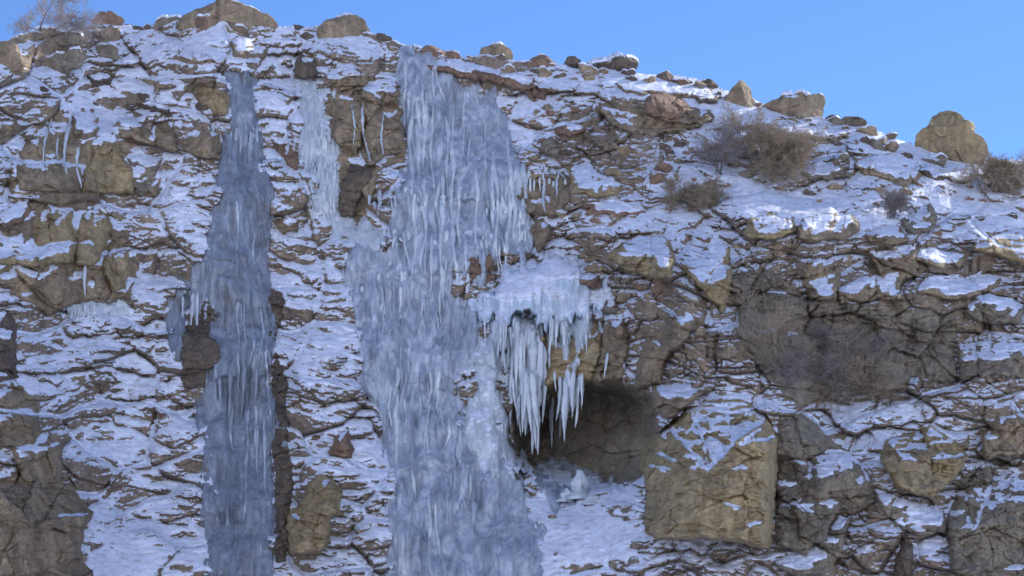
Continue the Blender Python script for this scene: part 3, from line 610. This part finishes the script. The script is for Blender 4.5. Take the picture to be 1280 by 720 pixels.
def streak(parent, pts, width, seed, mt='ice_white', lift=.03, name='ice_ridge'):
    """a rope of frozen trickle that follows the face down a path of photo pixels"""
    q = random.Random(seed); vs_, fs = [], []; n = 7
    L = sum(math.hypot(x1 - x0, y1 - y0) for (x0, y0), (x1, y1) in zip(pts, pts[1:])); k = max(5, int(L / 4))
    ph = q.uniform(0, 6)
    for j in range(k + 1):
        t = j / k; i = min(int(t * (len(pts) - 1)), len(pts) - 2); ft = t * (len(pts) - 1) - i
        u = pts[i][0] + (pts[i + 1][0] - pts[i][0]) * ft + .25 * width * math.sin(t * L / 13 + ph); v = pts[i][1] + (pts[i + 1][1] - pts[i][1]) * ft
        r, c = surf_idx(u, v); d = np.median(FRONT[r - 2:r + 3, c - 2:c + 3]) + lift
        w_ = width * MPP * .5 * min(1, t / .12 + .1) ** .5 * (1 - t) ** .35 * (1 + .25 * math.sin(t * L / 7 + ph * 2) + .15 * q.uniform(-1, 1))
        ctr = P0[r, c] - DN[r, c] * d
        for a_ in range(n):
            an = 2 * math.pi * a_ / n
            vs_.append(ctr + RGT * w_ * math.cos(an) + np.array([0, -1, .2]) * w_ * .7 * math.sin(an))
    for j in range(k):
        for a_ in range(n): fs.append((j * n + a_, (j + 1) * n + a_, (j + 1) * n + (a_ + 1) % n, j * n + (a_ + 1) % n))
    if parent is None:
        r, c = surf_idx(*pts[-1]); return add(name, np.array(vs_), fs, M[mt], loc=P0[r, c])
    return add(name, np.array(vs_), fs, M[mt], parent=parent)
for k_, (pts, w_, lb) in enumerate([([(64,148),(56,180),(52,208)], 4, 'frozen white trickle slanting down the outer edge of the streaked brown face'), ([(90,140),(84,170),(80,204),(82,218)], 6, 'longest white trickle down the middle of the streaked brown face'),
        ([(99,184),(96,210),(100,236)], 6, 'white trickle in the joint between the streaked face and the domed ochre face'), ([(72,170),(70,190),(73,205)], 3, 'short thin white trickle on the streaked brown face'),
        ([(453,128),(455,165),(462,205)], 5, 'white trickle down the joint of the tall water stained wall'), ([(478,140),(477,170),(480,196)], 4, 'thin white trickle on the wall beside the main frozen waterfall'),
        ([(440,130),(443,160),(441,188)], 3, 'faint trickle down the tall wall with dark water stains'), ([(680,222),(680,248),(682,266)], 5, 'white trickle over the brown rock behind thin icicles'), ([(696,222),(697,246)], 4, 'short white trickle beside the thin icicles')]):
    tag(streak(None, pts, w_, 40 + k_, name='frozen_trickle'), lb, 'ice')
q_ = random.Random(3)
def ropes(parent, n, poly_u, v0, v1, l0, l1, w0, w1, seed, mt):
    for i in range(n):
        v = q_.uniform(v0, v1); a_ = np.interp(v, [p[0] for p in poly_u], [p[1] for p in poly_u]); b_ = np.interp(v, [p[0] for p in poly_u], [p[2] for p in poly_u])
        u = q_.uniform(a_, b_); L = q_.uniform(l0, l1)
        streak(parent, [(u, v), (u + q_.gauss(0, 2), v + L / 2), (u + q_.gauss(0, 3), v + L)], q_.uniform(w0, w1), seed + i, mt)
W3U = [(60,500,540), (150,512,640), (220,505,655), (280,500,640), (340,455,575), (450,470,580), (560,490,580), (720,495,670)]
ropes(W3, 40, W3U, 70, 320, 40, 110, 3, 8, 500, 'ice_white'); ropes(W3, 14, W3U, 330, 660, 40, 90, 4, 9, 560, 'ice'); ropes(W3, 26, W3U, 300, 640, 25, 80, 2.5, 6, 580, 'ice_white')
ropes(W1, 14, [(110,298,312), (170,280,322), (320,275,325), (480,262,340), (720,262,340)], 110, 620, 40, 110, 3, 7, 600, 'ice')
ropes(W2, 12, [(110,380,408), (170,378,415), (260,395,430)], 108, 230, 30, 70, 3, 7, 640, 'ice_white')
ropes(W5, 10, [(400,640,680), (480,646,676)], 402, 470, 40, 70, 4, 9, 680, 'ice_white')
def stump(u, v, h, w_, seed, label):
    b0 = px_pt(u, v); s_ = MPP; n = 16; vs_, fs = [], []; k = 16
    for j in range(k + 1):
        t = j / k
        for i in range(n):
            an = 2 * math.pi * i / n; z = float(fbm(np.array([math.cos(an) * 1.3 + seed]), np.array([math.sin(an) * 1.3 + t * 4]), seed, 3)[0])
            r2 = w_ * s_ * .5 * ((1 - t) ** .55 * (1 + .7 * z + .2 * math.sin(t * 13)) + .03)
            vs_.append((b0[0] + r2 * math.cos(an) + .15 * t * z, b0[1] + r2 * math.sin(an) - .1, b0[2] - .15 + t * (h * s_ + .15)))
    for j in range(k):
        for i in range(n): fs.append((j * n + i, j * n + (i + 1) % n, (j + 1) * n + (i + 1) % n, (j + 1) * n + i))
    tag(add('ice_stump', vs_, fs, M['ice_white'], loc=b0), label, 'ice')
stump(724, 622, 34, 26, 5, 'tallest lumpy ice stump on the cave floor under the icicles'); stump(708, 624, 14, 20, 6, 'low ice stump on the icicle side of the tallest stump'); stump(740, 628, 12, 22, 7, 'low wide ice stump on the boulder side of the tallest stump')


# ------------------------------------------------------------------ the cliff and the snow on it
SB = -.015 - .14 * sstep(-.1, .45, fbm(A / 3.6, B / 2.2 + .15 * A, 161, 3))
for (a, u, v, ru, rv) in [(-.12, 760, 185, 110, 55), (-.14, 830, 350, 90, 90), (-.12, 1160, 370, 150, 90), (-.13, 90, 230, 90, 80), (-.08, 1060, 210, 90, 30), (-.12, 1000, 640, 110, 90), (-.12, 70, 45, 90, 30), (-.1, 620, 100, 40, 30), (-.05, 400, 200, 60, 90)]:
    SB = SB + a * blob(u, v, ru, rv)
for (a, u, v, ru, rv) in [(.46, 725, 670, 110, 60), (.06, 160, 480, 110, 110), (.06, 395, 470, 50, 110), (.48, 165, 695, 85, 60), (.14, 930, 250, 60, 20), (.13, 1200, 265, 80, 28), (-.07, 1090, 225, 110, 35), (.17, 200, 105, 160, 40), (.12, 200, 215, 60, 25), (.1, 350, 170, 25, 70), (.05, 150, 480, 120, 120), (.10, 230, 260, 35, 70), (.08, 60, 120, 70, 20), (.06, 640, 130, 40, 40), (.08, 1120, 240, 100, 30), (.18, 470, 620, 40, 110), (.16, 350, 160, 25, 60), (-.12, 1040, 430, 130, 80),
                          (.08, 1110, 520, 80, 30), (.12, 150, 470, 110, 120), (.12, 390, 400, 60, 120), (.12, 660, 160, 60, 60), (.14, 1130, 690, 60, 40), (-.10, 60, 600, 60, 90), (.08, 790, 400, 100, 110), (.12, 1120, 180, 50, 25), (.1, 300, 90, 120, 40)]:
    SB = SB + a * blob(u, v, ru, rv)
SB = SB - .13 * RIGHT * (1 - blob(1110, 522, 90, 22)) * (1 - blob(1130, 690, 70, 30)) - .12 * np.exp(-(np.maximum(crest, 0) / 9.0) ** 2) * sstep(440, 480, U) * sstep(1150, 1080, U)
SB_ = SB
def rows_behind():
    """the ground carries on behind the crest"""
    out = []; last = None
    return np.concatenate([[0.12, .3, .6, 1.0, 1.6], 1.6 + grow(20, .7, 1.17)])
CL = np.minimum(ROCK, LOWER)
PC = place(CL)
def with_back(P):
    top = P[-1]; rows = []
    for d in rows_behind():
        q = top.copy(); q[:, 1] += d
        q[:, 2] += .16 * min(d, 4) + .02 * d - .12 * max(0, d - 12) + (.12 * vn(Uc / 9, np.full(NU, d * 1.3), 77) * min(1, d))
        rows.append(q)
    return np.concatenate([P, np.array(rows)], 0)
PB = with_back(PC)
cl = add('cliff', PB.reshape(-1, 3), grid_faces(PB.shape[0], NU), M['cliff'])
bare = np.clip(.02 + .55 * cave - 1.6 * (SB_ - .0), 0, .5).astype(f32)
at_ = cl.data.attributes.new('bare', 'FLOAT', 'POINT'); at_.data.foreach_set('value', np.concatenate([bare, np.zeros((PB.shape[0] - NV, NU), f32)], 0).ravel())
tag(cl, 'steep brown rock cliff of thin ledges under patchy snow', 'cliff', kind='structure')
win = (slice(0, NV), slice(0, NU))
Db = blur(ROCK, 2); Dw = blur(ROCK, 7)
nz = nz_of(place(Db))
SN = .62 * (nz - .44) + SB + .12 * fbm(A / 1.1, wB / .4, 121, 4) + .15 * fbm(A / .32, wB / .13, 127, 4) + .5 * np.clip(Dw - ROCK, -.4, .25)
SN = np.where(COVER > .5, -1, SN) - 1.5 * cave * sstep(606, 584, V + wv * 1.5 - .12 * (U - 740))
deep = np.clip(.15 + SB * 3, 0, .85)
SD = (ROCK * .6 + Db * .4) * (1 - deep) + Dw * deep + np.clip(SN * .8, -.06, .22) * (.75 + .25 * fbm(A / .22, B / .15, 131, 3))
keep = SN > .012
PS = place(SD)
back = with_back(PS)
keepb = np.concatenate([keep, np.ones((back.shape[0] - NV, NU), bool)], 0)
back[NV:, :, 2] += .10
v, f = compact(back, grid_faces(back.shape[0], NU, keepb))
tag(add('snow', v, f, M['snow']), 'thin old snow lying over the ledges of the cliff', 'snow', kind='stuff')
gx = np.linspace(-900, 900, 61); gy = np.linspace(-900, 900, 61)
GX, GY = np.meshgrid(gx, gy)
BOUNCE_HILL = np.clip(-GY - 30, 0, 330) * .8 + 10 * fbm(GX / 90, GY / 90, 300, 3) * sstep(-40, -140, GY)  # unseen slope behind the camera, added to bounce sunlight onto the shaded face
GP = np.stack([GX, GY, BOUNCE_HILL], -1)
tag(add('ground', GP.reshape(-1, 3), grid_faces(61, 61), M['valley']), 'snowy valley floor and an added hillside out of view that bounces light onto the cliff', 'ground', kind='structure')

# ------------------------------------------------------------------ free standing boulders and stones
def lump_mesh(outline, Yc, seed, nth, nps, thick=.9, box_=.42, planes=10, rough=.085):
    """a closed chiselled rock; outline in photo pixels, Yc its distance from the viewer"""
    q = np.random.RandomState(seed)
    o = np.array(outline, float); c = o.mean(0)
    ang = np.arctan2(o[:, 1] - c[1], o[:, 0] - c[0]); rad = np.hypot(o[:, 0] - c[0], o[:, 1] - c[1])
    order = np.argsort(ang); ang, rad = ang[order], rad[order]
    th = np.linspace(-np.pi, np.pi, nth, endpoint=False)
    nx, ny = rad * np.cos(ang), rad * np.sin(ang)
    R = np.interp(th, np.concatenate([ang - 2 * np.pi, ang, ang + 2 * np.pi]), np.tile(rad, 3))
    ps = np.linspace(-np.pi / 2, np.pi / 2, nps)
    s = Yc / FWD[1] / F * .985                     # metres per pixel at that distance
    rho = np.cos(ps) ** box_; wz = np.sign(np.sin(ps)) * np.abs(np.sin(ps)) ** box_
    D = np.sqrt((rad.max() * rad.mean())) * s * thick
    X = (R * np.cos(th))[None, :] * rho[:, None] * s; Z = -(R * np.sin(th))[None, :] * rho[:, None] * s
    Y = np.repeat(wz[:, None] * D, nth, 1)
    p = np.stack([X, Y, Z], -1); Rm = rad.mean() * s
    for _ in range(planes):
        n = q.normal(size=3); n[1] = -abs(n[1]) - .9; n /= np.linalg.norm(n)
        d = (p @ n); lim = np.percentile(d, q.uniform(68, 90))
        p = p - n * np.maximum(0, d - lim)[..., None]
    for ax, rng in ((0, R * np.cos(th) * s), (2, -R * np.sin(th) * s)):
        lo, hi = p[..., ax].min(), p[..., ax].max(); p[..., ax] = rng.min() + (p[..., ax] - lo) / (hi - lo) * (rng.max() - rng.min())
    a = np.repeat(th[None, :], nps, 0); pp = np.repeat(ps[:, None], nth, 1)
    dsp = rough * Rm * (2.2 * fbm(p[..., 0] / Rm * 1.7 + seed, p[..., 2] / Rm * 2.6 + p[..., 1] / Rm, seed, 4)) * np.cos(pp)
    d_, gap, ci, cj, ox, oy = worley(p[..., 0] / Rm * 1.2 + seed * 3.1, p[..., 2] / Rm * 2.0 + p[..., 1] / Rm * .8, seed)
    dsp = dsp + rough * 2 * Rm * ((h2(ci, cj, 3) - .5) - .6 * sstep(.1, 0, gap)) * np.cos(pp)
    dsp = dsp + .10 * Rm * np.round(3 * vn(p[..., 2] / Rm * 2.3 + .5 * p[..., 0] / Rm + seed, p[..., 0] * 0 + .5, seed + 8)) / 3 * np.cos(pp) * (1 - .6 * np.abs(np.sin(a)))
    rr = np.linalg.norm(p, axis=2, keepdims=True) + 1e-6
    p = p * (1 + dsp[..., None] / rr)
    ctr = np.array([0, 0, CAMZ]) + (FWD + RGT * (c[0] - 640) / F + UPV * (360 - c[1]) / F) / (FWD[1] + UPV[1] * (360 - c[1]) / F) * Yc
    W = ctr + p[..., :1] * RGT + p[..., 1:2] * FWD + p[..., 2:] * UPV
    i = np.arange(nps * nth).reshape(nps, nth); j = np.roll(i, -1, 1)
    f = np.stack([i[:-1], j[:-1], j[1:], i[1:]], -1).reshape(-1, 4)
    return W, f, i, j
def free_rock(name, cat, label, tone, outline, seed, thick=.9, snow=.35, group=None, depth=.25, planes=7, box_=.42, big=True):
    us = [p[0] for p in outline]; by = max(p[1] for p in outline)
    size = max(us) - min(us)
    r, c = surf_idx(sum(us) / len(us), by - 2); base = PC[r, c]
    nth, nps = (int(min(130, 30 + size * 1.2)), int(min(90, 20 + size * .8))) if big else (16, 10)
    W, f, i, j = lump_mesh(outline, base[1] + depth * size * MPP, seed, nth, nps, thick, box_, planes)
    o = tag(add(name, W.reshape(-1, 3), f, M[tone], loc=base), label, cat, group)
    if snow is not None:
        n = np.cross(np.roll(W, -1, 1) - np.roll(W, 1, 1), np.gradient(W, axis=0)); n /= np.linalg.norm(n, axis=2, keepdims=True) + 1e-9
        cc = W.mean((0, 1)); n *= np.sign(np.sum(n * (W - cc), axis=2, keepdims=True) + 1e-9)
        s_ = (max(p[1] for p in outline) - min(p[1] for p in outline)) * MPP
        hh = n[..., 2] - (1 - snow) + .35 * fbm(W[..., 0] * 1.3 + seed, W[..., 2] * 2 + W[..., 1], seed + 3, 3)
        hs = np.clip(hh * .35 * min(1, s_), -.05, .16 * min(1.2, s_))
        keep = hs > .008; pk = pieces(keep, 6); keep = pk[0] if pk else keep & False
        fk = f[keep.reshape(-1)[f].any(1)]
        if len(fk) > 6:
            S = W + n * hs[..., None] * .4; S[..., 2] += hs * .8
            used = np.unique(fk); lut = np.zeros(nth * nps, np.int64); lut[used] = np.arange(len(used))
            add('snow_cap', S.reshape(-1, 3)[used], lut[fk], M['snow'], parent=o)
    return o
FREE = [
 ('boulder', 'big brown boulder cut by the left edge beside the bare tree', 'brown', .0, [(-30,60),(-10,48),(5,47),(14,52),(24,64),(25,82),(22,100),(10,118),(-10,122),(-30,115)]),
 ('boulder', 'long low boulder with a thick snow top at the foot of the bare tree', 'grey', .45, [(22,56),(32,50),(45,42),(65,39),(85,36),(100,38),(107,48),(100,54),(80,57),(60,62),(40,65),(26,62)]),
 ('boulder', 'slanting grey boulder under a bright snow bank on the ridge near the tree', 'grey', .35, [(36,101),(42,90),(52,80),(64,72),(80,66),(103,60),(108,70),(104,80),(88,86),(70,96),(50,104)]),
 ('boulder', 'dark red topped boulder sitting on the skyline beside the bare tree', 'red', .05, [(110,29),(114,22),(120,18),(132,16),(144,19),(153,25),(155,31),(140,35),(120,36)]),
 ('boulder', 'olive boulder directly under the red topped skyline boulder', 'brown', .1, [(106,48),(112,40),(126,36),(145,38),(149,47),(140,55),(124,57),(108,55)]),
 ('boulder', 'lilac grey boulder under the olive boulder, half covered with snow', 'grey', .3, [(105,66),(112,58),(128,55),(142,59),(149,68),(142,76),(125,79),(108,77)]),
 ('boulder', 'small dark rock on the skyline in the notch beside the highest crag', 'dark', .2, [(150,38),(156,32),(168,31),(178,35),(176,42),(160,44)]),
 ('boulder', 'low dark skyline rock between the notch and the highest crag', 'dark', .25, [(184,40),(192,33),(206,29),(216,26),(222,32),(212,38),(196,43)]),
 ('crag', 'highest rounded crag on the ridge, brown with patches of snow', 'brown', .15, [(208,28),(222,19),(238,11),(250,3),(262,-1),(278,-3),(300,1),(318,8),(333,17),(345,29),(345,42),(325,46),(300,48),(268,44),(240,36),(220,34)]),
 ('boulder', 'round brown boulder on the skyline above the stained wall', 'brown', .1, [(394,42),(396,30),(410,23),(428,16),(443,20),(457,31),(462,44),(455,55),(430,57),(404,57)]),
 ('boulder', 'small dark skyline rock beside the round brown boulder', 'dark', .2, [(360,42),(368,34),(384,33),(396,38),(392,46),(372,48)]),
 ('boulder', 'dark little skyline rock on the downhill side of the round brown boulder', 'dark', .1, [(462,50),(467,42),(478,42),(490,50),(492,58),(475,58)]),
 ('boulder', 'reddish skyline rock at the top of the widest frozen waterfall', 'red', .1, [(524,73),(527,62),(538,56),(550,59),(558,66),(556,77),(540,80)]),
 ('boulder', 'second reddish rock beside the top of the widest frozen waterfall, lower and longer', 'red', .2, [(553,78),(556,66),(566,64),(577,72),(582,80),(570,85)]),
 ('boulder', 'broad humped skyline rock above the long reddish brown slab', 'brown', .15, [(578,82),(586,74),(600,70),(606,60),(618,53),(632,54),(640,66),(641,78),(622,84),(600,90),(585,88)]),
 ('boulder', 'rounded red brown skyline boulder with a snowy side next to the sunlit crest', 'red', .1, [(655,86),(660,76),(670,69),(684,67),(694,75),(699,87),(690,96),(670,95)]),
 ('boulder', 'tiny dark skyline boulder left of the overhanging slab', 'dark', .1, [(703,82),(707,74),(715,70),(723,72),(728,80),(716,86)]),
 ('slab', 'overhanging flat slab with a snow top on the skyline', 'dark', .42, [(728,83),(740,77),(756,73),(776,71),(793,74),(799,83),(793,95),(780,96),(762,88),(740,87)]),
 ('boulder', 'small dark rock in the sunlit snow near the overhanging slab', 'dark', .15, [(818,97),(824,91),(836,91),(845,97),(838,103),(824,103)]),
 ('boulder', 'small dark skyline rock uphill of the pointed crest rock', 'dark', .2, [(872,106),(880,99),(890,100),(900,106),(892,112),(878,112)]),
 ('boulder', 'pointed brown rock standing on the crest above the thin bare shrub', 'brown', .08, [(904,128),(910,116),(918,108),(925,99),(936,105),(943,114),(941,130),(928,137),(910,134)]),
 ('slab', 'flat topped jutting brown slab on the skyline above the dense brown shrub', 'brown', .35, [(946,140),(958,128),(972,121),(988,117),(1010,119),(1034,121),(1035,132),(1028,150),(1010,154),(980,153),(955,150)]),
 ('boulder', 'small dark skyline stone just downhill of the jutting slab', 'dark', .1, [(1031,151),(1036,144),(1044,143),(1050,149),(1046,155),(1036,155)]),
 ('boulder', 'dark blue grey stone with a snow top alone on the skyline', 'dark', .2, [(1048,157),(1054,149),(1064,146),(1080,150),(1084,157),(1076,162),(1058,161)]),
 ('boulder', 'large peaked tan boulder standing alone on the skyline', 'ochre', -.1, [(1142,186),(1143,170),(1152,158),(1164,147),(1178,137),(1188,136),(1206,148),(1222,166),(1236,182),(1242,194),(1236,202),(1212,208),(1190,202),(1165,198)]),
 ('boulder', 'small snow topped stone at the foot of the peaked tan boulder', 'grey', .45, [(1150,202),(1158,195),(1172,194),(1186,199),(1182,207),(1162,208)]),
]
for i, (nm, lb, tn, sn, ol) in enumerate(FREE):
    tall = nm == 'boulder' and 'peaked' in lb
    free_rock(nm, 'rock' if nm == 'slab' else nm, lb, tn, ol, 900 + i * 7, thick=.75, snow=sn, planes=5 if tall else 13, depth=.2, box_=.7 if tall else .45)
def stones(poly, n, smin, smax, label, group, seed, tones=('dark', 'grey'), flat=.5, snow=.25, name='stone', sunk=.1):
    q = random.Random(seed); xs = [p[0] for p in poly]; ys = [p[1] for p in poly]; k = 0; tries = 0; done = []
    while k < n and tries < 4000:
        tries += 1
        u, v = q.uniform(min(xs), max(xs)), q.uniform(min(ys), max(ys)); ins = False
        for (x0, y0), (x1, y1) in zip(poly, poly[1:] + poly[:1]):
            if (y0 > v) != (y1 > v) and u < (x1 - x0) * (v - y0) / (y1 - y0) + x0: ins = not ins
        r, c = surf_idx(u, v)
        if not ins or COVER[r, c] > .5 or any(abs(u - a) + 2 * abs(v - b) < 14 for a, b in done): continue
        done.append((u, v)); s = smin * (smax / smin) ** (q.random() ** 1.6); m_ = q.randint(6, 8); ph = q.uniform(0, 6); sk = q.uniform(-.3, .4)
        ol = []
        for j in range(m_):
            an = 2 * math.pi * j / m_ + ph; rr = s * q.uniform(.65, 1.1) * .5
            ol.append((u + rr * math.cos(an), v + rr * math.sin(an) * flat * q.uniform(.8, 1.3) + sk * rr * math.cos(an)))
        free_rock(name, name.replace('_', ' '), label, q.choice(tones), ol, seed * 50 + k, thick=.9, snow=snow, group=group, depth=sunk, planes=6, big=s > 13); k += 1
stones([(650,640),(700,610),(780,620),(800,680),(900,695),(985,705),(980,722),(690,722)], 30, 7, 22, 'small dark stone poking from the smooth snow below the cave', 'stones in the snow below the cave', 1)
stones([(1140,230),(1200,225),(1280,250),(1285,282),(1215,300),(1160,300),(1150,260)], 22, 7, 18, 'small dark red stone on the snow slope below the peaked boulder', 'stones on the snow slope below the peaked boulder', 2, ('dark', 'red'))
stones([(665,110),(740,100),(745,160),(860,175),(840,240),(780,225),(720,200),(660,165)], 26, 8, 24, 'dark stone scattered in the snow between the widest waterfall and the lens shaped overhang', 'stones below the sunlit crest', 3, ('dark', 'red', 'grey'))
stones([(40,105),(170,80),(290,78),(290,105),(225,150),(100,135),(30,140)], 16, 7, 20, 'dark stone in the upper snow field above the row of ledge blocks', 'stones in the upper snow field', 4)
stones([(1040,160),(1130,185),(1060,195),(1030,185)], 8, 6, 14, 'little dark stone in the snow beside the lone skyline stones', 'stones below the lone skyline stones', 5)
stones([(700,262),(745,255),(800,300),(860,370),(830,400),(770,370),(700,320)], 24, 12, 32, 'broken dark stone among snow on the rib above the cave', 'broken stones on the rib above the cave', 6, ('dark', 'brown', 'red'))
stones([(855,400),(900,400),(965,500),(880,500),(835,470)], 20, 12, 30, 'broken brown stone lined with snow above the largest boulder', 'broken stones above the largest boulder', 7, ('brown', 'grey', 'dark'))
stones([(915,300),(1000,302),(1120,308),(1000,338),(915,340)], 14, 10, 28, 'brown stone in the snow under the boulders of the sunlit bench', 'stones under the sunlit bench', 8, ('brown', 'grey'))

stones([(1045,160),(1135,186),(1150,196),(1060,205),(1035,190)], 14, 10, 30, 'dark ledge stone in the snow between the jutting slab and the peaked boulder', 'stones uphill of the grey shrub', 32, ('brown', 'dark', 'grey'), .4)
stones([(30,120),(290,110),(270,150),(130,140),(20,150)], 14, 10, 30, 'thin shaded slab of rock in the snow just over the ochre and streaked faces', 'slabs over the streaked face', 34, ('brown', 'dark', 'grey'), .32)
stones([(560,95),(650,130),(720,200),(690,210),(640,150),(560,110)], 20, 9, 26, 'dark stone on the snowy bank along the edge of the widest waterfall', 'stones along the edge of the widest waterfall', 35, ('brown', 'dark', 'red'), .4)
def rim(u0, u1, n, seed, label, group):
    ln = [(u, float(np.interp(u, rx, ry))) for u in np.linspace(u0, u1, 14)]
    stones([(u, v + 0) for u, v in ln] + [(u, v + 17) for u, v in ln[::-1]], n, 14, 46, label, group, seed, ('brown', 'grey', 'red', 'dark'), .42, .4, 'rim_rock', .35)
rim(465, 740, 22, 21, 'broken rim rock half buried along the crest above the widest waterfall', 'rim rocks above the widest waterfall')
rim(735, 1140, 26, 22, 'broken rim rock half buried in snow along the sunlit crest', 'rim rocks along the sunlit crest')
rim(40, 400, 22, 23, 'broken rim rock half buried along the crest by the highest crag', 'rim rocks by the highest crag')
stones([(745,175),(870,170),(1000,205),(1060,230),(920,240),(760,230)], 26, 9, 28, 'rough brown stone among scrub and snow under the lens shaped overhang', 'stones among the scrub', 24, ('brown', 'red', 'grey'))
stones([(1000,225),(1140,220),(1150,255),(1090,262),(1000,248)], 14, 9, 26, 'dark flat stone above the three boulders of the snow bench', 'stones above the snow bench', 25, ('brown', 'dark', 'grey'))

# ------------------------------------------------------------------ bare shrubs and trees
def twig_mesh(base, tips_dir, n1, L1, r1, levels, spread, seed, up=.3, thin=.006):
    """all branch tubes of one plant: list of (start, end, r0, r1, level)"""
    q = random.Random(seed); segs = []
    def grow_(p, d, L, r, lev):
        k = 3 if lev < 2 else 2; pts = [p]; rr = [r]
        for s in range(k):
            d = (d + Vector((q.gauss(0, .22), q.gauss(0, .22), q.gauss(0, .16) + up * .15))).normalized()
            pts.append(pts[-1] + d * (L / k)); rr.append(max(thin * .5, r * (1 - .75 * (s + 1) / k)))
        segs.append((pts, rr, lev))
        if lev >= levels: return
        nb = q.randint(5, 8) if lev < levels - 1 else q.randint(6, 10)
        for b in range(nb):
            t = q.uniform(.25, 1.0); i = min(int(t * k), k - 1); o = pts[i].lerp(pts[i + 1], t * k - i)
            nd = (d + Vector((q.gauss(0, 1), q.gauss(0, 1), q.gauss(0, .8))) * spread).normalized()
            grow_(o, nd, L * q.uniform(.45, .75), max(thin, r * q.uniform(.35, .55)), lev + 1)
    for i in range(n1):
        d = Vector(tips_dir(q)).normalized(); grow_(Vector(base) + Vector((q.gauss(0, .1), q.gauss(0, .1), 0)), d, L1 * q.uniform(.7, 1.1), r1 * q.uniform(.7, 1), 0)
    return segs
def tubes(segs, sides):
    vs_, fs = [], []
    for pts, rr, lev in segs:
        b = len(vs_)
        for i, (p, r) in enumerate(zip(pts, rr)):
            d = (pts[min(i + 1, len(pts) - 1)] - pts[max(i - 1, 0)]).normalized(); a = d.orthogonal().normalized(); c = d.cross(a)
            for j in range(sides):
                an = 2 * math.pi * j / sides; vs_.append(tuple(p + (a * math.cos(an) + c * math.sin(an)) * r))
        for i in range(len(pts) - 1):
            for j in range(sides): fs.append((b + i * sides + j, b + i * sides + (j + 1) % sides, b + (i + 1) * sides + (j + 1) % sides, b + (i + 1) * sides + j))
    return vs_, fs
def shrub(name, cat, label, u, v, n1, L1, r1, levels, spread, dirf, seed, tone='twig', up=.3, thin=.006, depth=0, stems=1, wood='bark'):
    r, c = surf_idx(u, v); base = PC[r, c] - np.array([0, .15 + depth, .1])
    segs = twig_mesh(base, dirf, n1, L1, r1, levels, spread, seed, up, thin)
    e = tag(empty(name, tuple(base)), label, cat)
    vs_, fs = tubes([s for s in segs if s[2] < stems], 6); add('trunk' if cat == 'tree' else 'stems', vs_, fs, M[wood], parent=e)
    vs_, fs = tubes([s for s in segs if s[2] >= stems], 3); add('crown', vs_, fs, M[tone], parent=e)
    return e
S_ = MPP
shrub('bare_tree', 'tree', 'leafless tree with fine twigs on the skyline at the top left', 50, 44, 5, 1.9, .05, 4, .66, lambda q: (q.gauss(0, 1.0), q.gauss(0, .4), .8), 1, 'twig_pale', .25, .0055, -.6)
shrub('bare_shrub', 'shrub', 'dense brown shrub with a dark trunk below the jutting skyline slab', 940, 208, 8, 1.8, .05, 4, .8, lambda q: (q.uniform(-.5, 1.5), q.gauss(0, .5), q.uniform(.3, .95)), 2, 'twig', .05, .008, .2)
shrub('bare_shrub', 'shrub', 'rounded olive brown shrub on the snow beside the sunlit bench', 872, 262, 8, 1.1, .03, 4, .85, lambda q: (q.gauss(0, .8), q.gauss(0, .5), q.uniform(.3, 1)), 3, 'twig', .1, .007, .1)
shrub('bare_shrub', 'shrub', 'small dark grey shrub leaning over the snow among boulders', 1114, 272, 8, .85, .02, 3, .5, lambda q: (q.gauss(.3, .35), q.gauss(0, .4), 1), 4, 'twig_grey', .2, .010, .1)
shrub('bare_shrub', 'shrub', 'brown shrub on the crest at the right edge behind the peaked boulder', 1245, 240, 11, 1.35, .03, 4, .75, lambda q: (q.uniform(-.9, 1.2), q.gauss(0, .5), q.uniform(.2, .9)), 5, 'twig', .1, .007, .2)
for k_, (u, v, L, lb) in enumerate([(1062, 498, 1.8, 'widest of the dusky shrubs in the alcove, leaning out over the snow'), (1010, 486, 1.7, 'thin dusky shrub deep in the alcove beside the rib of broken stones'),
        (1112, 506, 1.3, 'dusky shrub at the snowy end of the alcove'), (1036, 440, 1.2, 'sparse shrub clinging halfway up the alcove wall'), (968, 440, 1.3, 'sparse shrub under the ochre corner of the alcove'), (1090, 452, 1.0, 'small faint shrub on the middle of the alcove wall')]):
    shrub('bare_shrub', 'shrub', lb, u, v, 7, L, .018, 3, .75, lambda q: (q.gauss(0, .8), q.gauss(0, .4), q.uniform(.25, 1)), 60 + k_, 'twig_grey' if k_ % 2 else 'twig', .1, .0075, .1)
shrub('bare_sapling', 'tree', 'thin bare sapling standing in snow beside the olive rock face', 806, 246, 2, 2.2, .022, 2, .5, lambda q: (q.gauss(.05, .12), q.gauss(0, .1), 1), 8, 'twig_grey', .3, .007, .2)
shrub('bare_shrub', 'shrub', 'loose airy shrub of thin branches between the round olive shrub and the pointed rock', 898, 218, 7, 1.7, .02, 3, .5, lambda q: (q.gauss(-.1, .5), q.gauss(0, .3), 1), 9, 'twig_grey', .2, .008, .2)
shrub('bare_shrub', 'shrub', 'faint thin stemmed shrub hugging the ochre corner of the alcove', 985, 478, 5, 2.4, .016, 2, .35, lambda q: (q.gauss(-.6, .35), q.gauss(0, .2), 1), 10, 'twig', .1, .007, .6)
